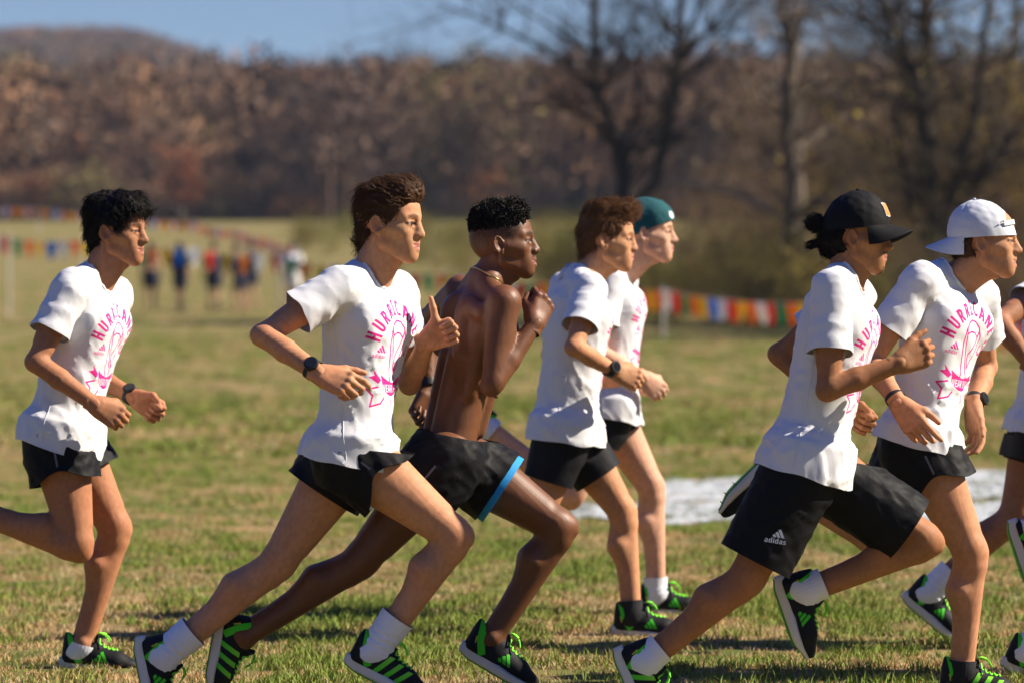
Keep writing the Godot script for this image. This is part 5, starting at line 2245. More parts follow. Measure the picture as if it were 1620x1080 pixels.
func build_backdrop() -> void:
	var m := mat(Color.WHITE, 0.9, {"vertex": true, "spec": 0.2})
	m.backlight_enabled = true
	m.backlight = lin(0.03, 0.025, 0.015)
	var kinds := [crown_mesh(1, 10.0, 3.2, 520, 0.30, 0.15), crown_mesh(2, 11.5, 3.4, 460, 0.32, 0.5), crown_mesh(3, 9.0, 3.6, 420, 0.30, 0.85), crown_mesh(4, 12.5, 3.0, 440, 0.30, 0.7)]
	var palette := [[Color(0.15, 0.092, 0.060), 4.0], [Color(0.19, 0.106, 0.058), 4.0], [Color(0.24, 0.098, 0.040), 1.6], [Color(0.16, 0.125, 0.05), 1.4], [Color(0.12, 0.082, 0.06), 2.5], [Color(0.20, 0.135, 0.09), 2.0], [Color(0.17, 0.11, 0.085), 3.0]]
	var sum := 0.0
	for p in palette:
		sum += p[1]
	var lists := [[], [], [], []]
	var cols := [PackedColorArray(), PackedColorArray(), PackedColorArray(), PackedColorArray()]
	for i in 6600:
		var d := 262.0 + 420.0 * pow(rng.randf(), 0.85)
		var bearing := rng.randf_range(-650.0, 2250.0)
		if bearing < 480.0 and d < 285.0 + 10.0 * sin(bearing * 0.02):
			d += 30.0
		var x := (bearing - 810.0) / FOCAL * d
		var w := rng.randf() * sum + noise.get_noise_2d(x * 0.03, d * 0.03) * 2.0
		var c: Color = palette[0][0]
		for p in palette:
			w -= p[1]
			c = p[0]
			if w <= 0.0:
				break
		var patch := 1.0 + 0.45 * noise.get_noise_2d(x * 0.05 + 9.0, d * 0.02)
		var tone := rng.randf_range(0.75, 1.25) * patch
		if bearing < 130.0 and d > 420.0 and rng.randf() < 0.25:
			c = Color(0.115, 0.10, 0.032)
		c = Color(c.r * tone, c.g * tone, c.b * tone)
		var k := rng.randi_range(0, 3)
		var sc := rng.randf_range(0.75, 1.2)
		lists[k].append(Transform3D(Basis(Vector3.UP, rng.randf() * TAU).scaled(Vector3(sc, sc * rng.randf_range(0.9, 1.15), sc)), Vector3(x, ground(x, -d) - 0.2, -d)))
		cols[k].append(c)
	for i in 1000:
		var d := rng.randf_range(264.0, 300.0)
		var bearing := rng.randf_range(-650.0, 2250.0)
		var x := (bearing - 810.0) / FOCAL * d
		var c: Color = palette[rng.randi_range(0, palette.size() - 1)][0]
		var tone := rng.randf_range(0.8, 1.25)
		var k := rng.randi_range(0, 2)
		var sc := rng.randf_range(0.22, 0.5)
		lists[k].append(Transform3D(Basis(Vector3.UP, rng.randf() * TAU).scaled(Vector3(sc * 1.5, sc, sc * 1.5)), Vector3(x, ground(x, -d) - 0.9, -d)))
		cols[k].append(Color(c.r * tone, c.g * tone, c.b * tone))
	for k in 4:
		scatter("forest", "brown autumn wood covering the hillside", kinds[k], m, lists[k], cols[k])
	# the darker hill farther back
	var dark := [[], []]
	var dark_c := [PackedColorArray(), PackedColorArray()]
	for i in 6500:
		var d := 780.0 + 350.0 * sqrt(rng.randf())
		var bearing := rng.randf_range(-700.0, 640.0)
		var x := (bearing - 810.0) / FOCAL * d
		var k := rng.randi_range(0, 1)
		var tone := rng.randf_range(0.7, 1.3)
		var c: Color = palette[rng.randi_range(0, palette.size() - 1)][0]
		dark[k].append(Transform3D(Basis(Vector3.UP, rng.randf() * TAU).scaled(Vector3.ONE * rng.randf_range(0.8, 1.35)), Vector3(x, ground(x, -d) - 0.3, -d)))
		dark_c[k].append(Color(c.r * tone, c.g * tone, c.b * tone))
	for k in 2:
		scatter("forest", "brown wood on the farther hill", kinds[k], m, dark[k], dark_c[k])
	# single trees that stand out of the wood by their colour
	var special := [
		[240.0, 168.0, 470.0, Color(0.30, 0.095, 0.018), "rust orange tree standing out of the brown hillside wood", 1.5],
		[205.0, 190.0, 440.0, Color(0.25, 0.09, 0.022), "smaller dull orange tree below the bright rust one", 1.2],
		[35.0, 130.0, 600.0, Color(0.16, 0.13, 0.03), "olive yellow tree high on the hillside above the bunting", 1.7],
		[90.0, 135.0, 590.0, Color(0.14, 0.115, 0.03), "dark olive tree beside the yellow one on the hillside", 1.5],
		[285.0, 338.0, 262.0, Color(0.24, 0.075, 0.03), "low russet shrubby tree at the foot of the wood", 0.55]]
	for s in special:
		var d: float = s[2]
		var x: float = (s[0] - 810.0) / FOCAL * d
		var o := thing("autumn_tree", s[4], "tree", Vector3(x, ground(x, -d), -d), "coloured trees of the hillside wood")
		tree_parts(o, int(s[0]), 9.5 * s[5], 3.4 * s[5], 900, 0.30 * s[5], s[3])

func tree_parts(o: Node3D, sd: int, high: float, wide: float, leaves: int, leaf: float, col: Color) -> void:
	var r := RandomNumberGenerator.new()
	r.seed = sd
	var trunk := Bag.new()
	trunk.add(tube(PackedVector3Array([Vector3(0, -0.4, 0), Vector3(0.1, high * 0.4, 0), Vector3(-0.1, high * 0.85, 0.1)]), PackedFloat32Array([0.24, 0.16, 0.05]), 7))
	var crown := Bag.new()
	var ends := []
	for k in 16:
		var y := high * r.randf_range(0.2, 0.8)
		var a := r.randf() * TAU
		var out := Vector3(cos(a), r.randf_range(0.3, 1.0), sin(a)).normalized() * wide * r.randf_range(0.5, 1.1)
		var p := Vector3(0, y, 0)
		trunk.add(tube(PackedVector3Array([p, p + out * 0.5, p + out]), PackedFloat32Array([0.09, 0.05, 0.02]), 4))
		ends.append(p + out * 0.6)
		ends.append(p + out)
	for k in leaves:
		var e: Vector3 = ends[r.randi_range(0, ends.size() - 1)]
		leaf_into(crown, r, e + Vector3(r.randfn(), r.randfn(), r.randfn()) * wide * 0.2, leaf, col)
	put(trunk, "trunk", mats.bark, o)
	put(crown, "crown", mats.leaf, o)

func leaf_into(b: Bag, r: RandomNumberGenerator, p: Vector3, leaf: float, col: Color) -> void:
	var n := Vector3(r.randfn(), r.randfn() + 0.4, r.randfn()).normalized()
	var t := n.cross(Vector3(r.randfn(), r.randfn(), r.randfn())).normalized()
	var u := n.cross(t)
	var sz := leaf * r.randf_range(0.5, 1.3)
	var tone := r.randf_range(0.65, 1.35)
	var base := b.v.size()
	for q in [p - t * sz, p + u * sz * 0.6, p + t * sz, p - u * sz * 0.6]:
		b.v.append(q)
		b.n.append(n)
		b.c.append(Color(col.r * tone, col.g * tone, col.b * tone))
	b.ix.append_array(PackedInt32Array([base, base + 1, base + 2, base, base + 2, base + 3]))

# ---------------------------------------------------------------- bare trees on the right
func branch(b: Bag, tw: Bag, r: RandomNumberGenerator, p: Vector3, dir: Vector3, len: float, rad: float, level: int, tips: Array) -> void:
	var pts := PackedVector3Array()
	var rr := PackedFloat32Array()
	var q := p
	var dd := dir
	var n := 5
	for i in n + 1:
		pts.append(q)
		rr.append(lerpf(rad, rad * 0.35, float(i) / n))
		dd = (dd + Vector3(r.randfn(), r.randfn() * 0.6 + 0.25, r.randfn()) * 0.16).normalized()
		q += dd * (len / n)
	(b if level < 2 else tw).add(tube(pts, rr, 5 if level < 2 else 3))
	tips.append(pts[n])
	if level >= 3:
		return
	var kids: int = [5, 5, 4][level]
	for k in kids:
		var t := r.randf_range(0.25, 1.0)
		var i := clampi(int(t * n), 0, n - 1)
		var at_p := pts[i].lerp(pts[i + 1], t * n - i)
		var axis := (pts[i + 1] - pts[i]).normalized()
		var side := axis.cross(Vector3(r.randfn(), r.randfn(), r.randfn())).normalized()
		var nd := (axis * r.randf_range(0.4, 0.9) + side * r.randf_range(0.6, 1.0)).normalized()
		branch(b, tw, r, at_p, nd, len * r.randf_range(0.4, 0.65), maxf(rr[i] * 0.5, 0.006), level + 1, tips)

# limbs: list of polylines in frame pixels with a half width in pixels, all at one distance
func bare_tree(label: String, depth: float, limbs: Array, sd: int, bark: Material, leaf := Color(0, 0, 0), leaves := 0) -> void:
	var root := at(limbs[0][0][0], 500.0, depth)
	root.y = ground(root.x, root.z)
	var o := thing("bare_tree", label, "tree", root, "bare trees at the edge of the field")
	var r := RandomNumberGenerator.new()
	r.seed = sd
	var trunk := Bag.new()
	var boughs := Bag.new()
	var twigs := Bag.new()
	var tips := []
	var ppm := FOCAL / depth
	for li in limbs.size():
		var l: Array = limbs[li]
		var pts := PackedVector3Array()
		var rr := PackedFloat32Array()
		for i in l.size():
			var p := at(l[i][0], l[i][1], depth + 1.2 * sin(li * 2.1) * (i / float(l.size()))) - root
			if li == 0 and i == 0:
				p.y = -0.3
				p.z = 0.0
			pts.append(p)
			rr.append(l[i][2] / ppm)
		# a little more shape between the given places
		var pp := PackedVector3Array()
		var qq := PackedFloat32Array()
		for i in pts.size() - 1:
			for e in 4:
				var t := e / 4.0
				pp.append(pts[i].lerp(pts[i + 1], t) + Vector3(r.randfn(), 0, r.randfn()) * rr[i] * 0.22)
				qq.append(lerpf(rr[i], rr[i + 1], t) * r.randf_range(0.9, 1.12))
		pp.append(pts[pts.size() - 1])
		qq.append(rr[rr.size() - 1])
		trunk.add(tube(pp, qq, 9))
		for k in int(pp.size() * 1.05):
			var i := r.randi_range(pp.size() / 4, pp.size() - 2)
			var axis := (pp[i + 1] - pp[i]).normalized()
			if axis.y < 0.0:
				axis = -axis
			var side := axis.cross(Vector3(r.randfn(), r.randfn(), r.randfn())).normalized()
			branch(boughs, twigs, r, pp[i], (axis * 0.6 + side).normalized(), r.randf_range(1.0, 3.2), minf(qq[i] * 0.5, 0.055), 1, tips)
	put(trunk, "trunk", bark, o)
	boughs.add(twigs)
	put(boughs, "crown", bark, o)
	if leaves > 0:
		var f := Bag.new()
		for k in leaves:
			leaf_into(f, r, tips[r.randi_range(0, tips.size() - 1)] + Vector3(r.randfn(), r.randfn(), r.randfn()) * 0.22, 0.05, leaf)
		put(f, "leaves", mats.leaf, o)

func build_trees() -> void:
	bare_tree("dark bare tree with two leaning stems above the green beanie", 90.0, [
		[[1002, 520, 13], [992, 400, 13], [986, 300, 12], [982, 245, 14], [972, 215, 9], [947, 150, 8], [941, 85, 7], [941, 0, 6], [938, -90, 4]],
		[[988, 330, 6], [1035, 295, 9], [1055, 220, 9], [1062, 165, 8], [1074, 96, 10], [1076, 40, 7], [1078, 0, 6], [1082, -80, 4]],
		[[1075, 96, 6], [1110, 62, 4], [1150, 12, 3], [1180, -40, 2]],
		[[947, 150, 5], [905, 104, 4], [830, 62, 3], [760, 28, 2.4], [690, 4, 1.5]],
		[[982, 235, 5], [1000, 190, 4], [1012, 120, 3], [1005, 40, 2]]], 5, mats.bark_dark)
	bare_tree("slim bare tree with a knotted top, behind the black cap", 90.0, [
		[[1242, 560, 13], [1245, 465, 12], [1250, 300, 11], [1247, 210, 9], [1250, 90, 9], [1246, 34, 12], [1244, 10, 6], [1240, -60, 4]],
		[[1246, 32, 4], [1275, 12, 3], [1310, -10, 2]],
		[[1250, 420, 6], [1290, 330, 5], [1330, 240, 4], [1362, 150, 3], [1385, 60, 2]]], 8, mats.bark)
	bare_tree("pale slender tree beside the knotted one", 92.0, [
		[[1270, 540, 9], [1268, 380, 9], [1262, 230, 8], [1256, 110, 7], [1262, 20, 5], [1268, -60, 3]]], 9, mats.bark_pale)
	bare_tree("thick dark tree with many stems rising over the pale cap", 82.0, [
		[[1492, 620, 24], [1485, 480, 20], [1478, 370, 17], [1464, 250, 15], [1456, 150, 14], [1440, 100, 11], [1420, 58, 9], [1396, 4, 7], [1380, -60, 4]],
		[[1466, 240, 10], [1468, 120, 12], [1466, 30, 11], [1464, -70, 8]],
		[[1482, 400, 12], [1508, 310, 9], [1545, 180, 8], [1560, 40, 6], [1575, -50, 4]],
		[[1490, 420, 10], [1530, 310, 8], [1580, 240, 6], [1630, 180, 5], [1670, 110, 3]],
		[[1452, 170, 6], [1432, 180, 5], [1428, 110, 4], [1436, 20, 3]],
		[[1484, 430, 6], [1440, 330, 6], [1425, 240, 5], [1415, 150, 3]]], 12, mats.bark_dark, Color(0.20, 0.155, 0.03), 1500)
	bare_tree("grey tree with sparse yellow leaves at the edge of the thicket", 88.0, [
		[[1600, 600, 12], [1592, 420, 11], [1585, 260, 9], [1600, 120, 7], [1610, 0, 5], [1615, -60, 3]],
		[[1588, 320, 6], [1550, 220, 5], [1520, 120, 4], [1500, 30, 3]]], 15, mats.bark, Color(0.24, 0.19, 0.035), 1200)
	# a pale limb arching down to the ground
	var a := [[1052, 286], [1110, 294], [1180, 312], [1250, 352], [1300, 420], [1325, 500]]
	var pts := PackedVector3Array()
	var rr := PackedFloat32Array()
	for i in a.size():
		pts.append(at(a[i][0], a[i][1], 90.0))
		rr.append(0.05 + 0.015 * i)
	var last := pts[pts.size() - 1]
	last.y = ground(last.x, last.z) - 0.1
	pts.append(last + Vector3(0.2, 0, 0))
	rr.append(0.13)
	var base := Vector3(last.x, ground(last.x, last.z), last.z)
	for i in pts.size():
		pts[i] -= base
	var limb := thing("fallen_limb", "pale bare limb arching down through the brush", "branch", base)
	put(tube(pts, rr, 7), "bough", mats.bark_pale, limb)
	# thicket of saplings and shrubs, one mass
	var r := RandomNumberGenerator.new()
	r.seed = 31
	var kinds := []
	for k in 3:
		var b := Bag.new()
		for s in 9:
			var st := Vector3(r.randf_range(-0.7, 0.7), -0.1, r.randf_range(-0.7, 0.7))
			var tips := []
			var wood := Bag.new()
			branch(wood, wood, r, st, Vector3(r.randfn() * 0.22, 1.0, r.randfn() * 0.22).normalized(), r.randf_range(1.6, 3.4), 0.022, 1, tips)
			b.add(wood.tint(Color(0.75, 0.66, 0.58)))
			for q in [70, 26, 8][k]:
				leaf_into(b, r, tips[r.randi_range(0, tips.size() - 1)] + Vector3(r.randfn(), r.randfn(), r.randfn()) * 0.2, 0.055, Color(1.0, 1.0, 0.8))
		kinds.append(b.to_mesh())
	var lists := [[], [], []]
	var cols := [PackedColorArray(), PackedColorArray(), PackedColorArray()]
	var zone := func(count: int, b0: float, b1: float, d0: float, d1: float, size: float, tints: Array, which: Array) -> void:
		for i in count:
			var bearing := r.randf_range(b0, b1)
			var d := r.randf_range(d0, d1)
			var x := (bearing - 810.0) / FOCAL * d
			var k: int = which[r.randi_range(0, which.size() - 1)]
			var sc := size * r.randf_range(0.6, 1.25)
			var c: Color = tints[r.randi_range(0, tints.size() - 1)]
			var tone := r.randf_range(0.7, 1.3)
			lists[k].append(Transform3D(Basis(Vector3.UP, r.randf() * TAU).scaled(Vector3(sc * 1.1, sc, sc * 1.1)), Vector3(x, ground(x, -d), -d)))
			cols[k].append(Color(c.r * tone, c.g * tone, c.b * tone))
	var olive := [Color(0.18, 0.17, 0.05), Color(0.24, 0.19, 0.055), Color(0.15, 0.16, 0.045)]
	var brown := [Color(0.18, 0.125, 0.08), Color(0.14, 0.105, 0.075), Color(0.22, 0.16, 0.105)]
	zone.call(60, 880.0, 1330.0, 86.0, 104.0, 0.55, olive + [Color(0.11, 0.075, 0.045)], [0, 0, 1])
	zone.call(50, 1240.0, 1850.0, 78.0, 92.0, 0.62, olive + brown, [0, 1, 2])
	zone.call(40, 1050.0, 1900.0, 95.0, 125.0, 0.9, brown + [Color(0.15, 0.12, 0.03)], [1, 2, 2])
	zone.call(26, 1300.0, 1900.0, 84.0, 105.0, 1.5, brown + [Color(0.30, 0.23, 0.04)], [1, 2])
	zone.call(110, 470.0, 980.0, 150.0, 200.0, 0.36, olive, [0, 0, 1])
	zone.call(70, 600.0, 1000.0, 120.0, 150.0, 0.32, olive, [0])
	var m := mat(Color.WHITE, 0.9, {"vertex": true, "spec": 0.2})
	m.backlight_enabled = true
	m.backlight = lin(0.04, 0.035, 0.012)
	for k in 3:
		scatter("undergrowth", "tangled brush and saplings along the field edge", kinds[k], m, lists[k], cols[k])

# ---------------------------------------------------------------- bunting
func build_bunting() -> void:
	var flag_mats := []
	for c in [[0.88, 0.26, 0.01], [0.02, 0.34, 0.10], [0.85, 0.06, 0.015], [0.80, 0.78, 0.74], [0.01, 0.24, 0.70], [0.88, 0.60, 0.01]]:
		var m := mat(lin(c[0], c[1], c[2]), 0.6)
		m.backlight_enabled = true
		m.backlight = lin(c[0] * 0.6, c[1] * 0.6, c[2] * 0.6)
		flag_mats.append(m)
	var post_mat := mat(lin(0.55, 0.55, 0.52), 0.6)
	var cord_mat := mat(lin(0.5, 0.5, 0.48), 0.7)
	var flags := []
	for k in 3:
		var b := Bag.new()
		for side in [0.0, 0.002]:
			for y in 5:
				for x in 4:
					var q := []
					for e in [[0, 0], [1, 0], [1, 1], [0, 1]]:
						var t: float = (y + e[1]) / 5.0
						var w := lerpf(0.148, 0.055, t)
						var xx: float = ((x + e[0]) / 4.0 * 2.0 - 1.0) * w
						q.append(Vector3(xx, -0.42 * t, 0.05 * sin(xx * 14.0 + k * 2.0 + t * 3.0) * t + side))
					b.quad(q[0], q[1], q[2], q[3])
		b.normals()
		flags.append(b.to_mesh())
	var lines := [
		["long string of coloured pennants crossing the field behind the runners", [[1760, 518, 58], [1640, 510, 61], [1460, 496, 66], [1290, 479, 72], [1050, 459, 78], [880, 447, 84], [700, 433, 88], [560, 421, 90], [440, 403, 91], [300, 391, 90], [130, 380, 92], [0, 373, 94], [-120, 367, 97]], 0],
		["upper string of pennants on the slope below the wood", [[470, 392, 150], [420, 378, 166], [380, 366, 180], [300, 352, 188], [180, 340, 194], [60, 330, 198], [-100, 322, 204]], 3]]
	for l in lines:
		var pts := PackedVector3Array()
		for p in l[1]:
			pts.append(at(p[0], p[1], p[2]))
		var base := Vector3(pts[0].x, ground(pts[0].x, pts[0].z), pts[0].z)
		var o := thing("bunting", l[0], "bunting", base, "strings of pennants")
		# walk along the line
		var cord := PackedVector3Array()
		var rad := PackedFloat32Array()
		var count := 0
		var carry := 0.2
		for i in pts.size() - 1:
			var a := pts[i]
			var b := pts[i + 1]
			var len := (b - a).length()
			var s := carry
			while s < len:
				var t := s / len
				var p := a.lerp(b, t) - Vector3(0, 0.10 * 4.0 * t * (1.0 - t), 0)
				cord.append(p - base)
				rad.append(0.006)
				if count < 290:
					var f := MeshInstance3D.new()
					f.name = "pennant"
					f.mesh = flags[rng.randi_range(0, 2)]
					f.material_override = flag_mats[[0, 5, 2, 3, 4, 5, 0, 1, 2, 3][(count + l[2]) % 10]]
					var along := (a - b).normalized()
					var z := (along.cross(Vector3.UP).normalized() * signf(along.cross(Vector3.UP).z) * 0.5 + Vector3(0, 0, 0.6)).normalized()
					if z.z < 0.0:
						z = -z
					f.transform = Transform3D(Basis(Vector3.UP, rng.randf_range(-0.35, 0.35)) * Basis(Vector3.UP.cross(z), Vector3.UP, z) * Basis(Vector3.RIGHT, rng.randf_range(-0.25, 0.25)), p - base)
					o.add_child(f, true)
				count += 1
				s += 0.42
			carry = s - len
		put(tube(cord, rad, 4), "cord", cord_mat, o)
	# posts that hold the strings
	var names := ["slim white post at the lower string, near the frame's edge", "slim white post of the lower string behind the dark-haired runner", "slim white post of the lower string behind the walkers", "slim white post of the lower string beside the shirtless runner", "slim white post of the lower string near the green beanie", "slim white post of the lower string near the black cap", "slim white post of the upper string on the slope", "slim white post where the upper string begins"]
	var posts := [[14, 374, 93.8], [130, 380, 92], [440, 403, 91], [700, 433, 88], [1050, 459, 78], [1290, 479, 72], [60, 330, 198], [380, 366, 180]]
	for i in posts.size():
		var p := at(posts[i][0], posts[i][1], posts[i][2])
		var gnd := ground(p.x, p.z)
		var o := thing("post", names[i], "post", Vector3(p.x, gnd, p.z), "posts of the pennant strings")
		put(tube(PackedVector3Array([Vector3(0, -0.2, 0), Vector3(0, p.y - gnd + 0.05, 0)]), PackedFloat32Array([0.022, 0.02]), 8), "pole", post_mat, o)
		put(tube(PackedVector3Array([Vector3(0, p.y - gnd + 0.05, 0), Vector3(0, p.y - gnd + 0.08, 0)]), PackedFloat32Array([0.028, 0.016]), 8), "knob", post_mat, o)

# ---------------------------------------------------------------- walkers far behind
func build_far_people() -> void:
	var navy := mat(lin(0.010, 0.012, 0.035), 0.8)
	var white := mat(lin(0.72, 0.72, 0.72), 0.85)
	var hair_m := mat(lin(0.03, 0.02, 0.015), 0.7)
	var list := [
		["far walker with bare back and dark shorts", 238.0, 98.0, "bare", 0.1, 0.55],
		["far walker in navy top and shorts, beside the bare-backed one", 284.0, 97.0, "navy2", -0.5, 0.40],
		["far walker in navy top and shorts, middle of the far group", 338.0, 98.0, "navy2", 0.4, 0.20],
		["far walker in navy top and shorts, bending at the far group's end", 380.0, 97.0, "navy", 1.2, 0.40],
		["far walker in navy top close behind the bending one", 398.0, 101.0, "navy2", 0.9, 0.30],
		["far walker all in white beside the front runner's sleeve", 462.0, 98.0, "all", -0.2, 0.2]]
	for l in list:
		var d: float = l[2]
		var x: float = (l[1] - 810.0) / FOCAL * d
		var o := thing("person", l[0], "person", Vector3(x, ground(x, -d), -d), "walkers far behind")
		o.rotation.y = l[4]
		var st: float = l[5]
		var bend := 0.35 if l[3] == "navy" else 0.0
		var f := Field.new(Vector3(-0.5, -0.05, -0.6), Vector3(0.5, 1.9, 0.6), 0.022)
		var hip := Vector3(0, 0.92, 0)
		var neck := Vector3(0, 1.45, 0) + Vector3(0, -0.12, -0.3) * bend
		for z in [-1.0, 1.0]:
			var hj := hip + Vector3(z * 0.09, 0, 0)
			var an := Vector3(z * 0.10, 0.08, z * 0.28 * st)
			var kn := hj.lerp(an, 0.5) + Vector3(0, 0, -0.06)
			f.cone(hj, kn, 0.085, 0.055, 0.03)
			f.cone(kn, an, 0.055, 0.036, 0.02)
			f.cone(an + Vector3(0, -0.03, 0.03), an + Vector3(0, -0.04, -0.14), 0.04, 0.035, 0.02)
			var sh := neck + Vector3(z * 0.19, -0.06, 0)
			var el := sh + Vector3(z * 0.06, -0.28, z * 0.10 * st)
			f.cone(sh, el, 0.05, 0.04, 0.02)
			f.cone(el, el + Vector3(0, -0.23, -0.10), 0.038, 0.03, 0.02)
			f.cone(el + Vector3(0, -0.23, -0.10), el + Vector3(0, -0.32, -0.12), 0.03, 0.025, 0.02)
		f.cone(hip, neck - Vector3(0, 0.15, 0), 0.13, 0.14, 0.05)
		f.cone(neck + Vector3(-0.14, -0.07, 0), neck + Vector3(0.14, -0.07, 0), 0.06, 0.06, 0.05)
		f.cone(neck, neck + Vector3(0, 0.12, -0.02), 0.055, 0.05, 0.02)
		f.ball(neck + Vector3(0, 0.21, -0.03), Vector3(0.078, 0.118, 0.098), 0.02)
		var sk := Color(0.42, 0.24, 0.16) if l[3] != "bare" else Color(0.38, 0.21, 0.14)
		put(f.mesh().tint(sk), "body", mats.skin, o)
		var hf := Field.new(neck + Vector3(-0.13, 0.10, -0.17), neck + Vector3(0.13, 0.38, 0.13), 0.02)
		hf.ball(neck + Vector3(0, 0.235, -0.01), Vector3(0.088, 0.110, 0.105), 0.02)
		put(clip(hf.mesh(), func(p: Vector3) -> float: return p.y - neck.y - 0.20 + (p.z + 0.03) * 0.6, 0.0), "hair", hair_m, o)
		if l[3] != "bare":
			var tf := Field.new(Vector3(-0.45, 0.7, -0.45), Vector3(0.45, 1.6, 0.45), 0.022)
			tf.cone(hip - Vector3(0, 0.05, 0), neck - Vector3(0, 0.17, 0), 0.165, 0.165, 0.05)
			tf.cone(neck + Vector3(-0.15, -0.07, 0), neck + Vector3(0.15, -0.07, 0), 0.075, 0.075, 0.05)
			for z in [-1.0, 1.0]:
				var sh := neck + Vector3(z * 0.19, -0.06, 0)
				tf.cone(sh, sh + Vector3(z * 0.045, -0.20, z * 0.07 * st), 0.07, 0.072, 0.03)
			put(clip(tf.mesh(), func(p: Vector3) -> float: return p.y - 0.84, 0.006), "shirt", navy if l[3].begins_with("navy") else white, o)
		var pf := Field.new(Vector3(-0.4, 0.4, -0.4), Vector3(0.4, 1.15, 0.4), 0.022)
		pf.cone(hip, hip + Vector3(0, 0.12, 0), 0.15, 0.145, 0.05)
		for z in [-1.0, 1.0]:
			var hj := hip + Vector3(z * 0.09, 0, 0)
			pf.cone(hj, hj + Vector3(z * 0.01, -0.36, z * 0.12 * st - 0.03), 0.11, 0.115, 0.04)
		put(clip(pf.mesh(), func(p: Vector3) -> float: return minf(p.y - 0.60, 1.03 - p.y), 0.006), "shorts", white if l[3] == "all" else navy, o)

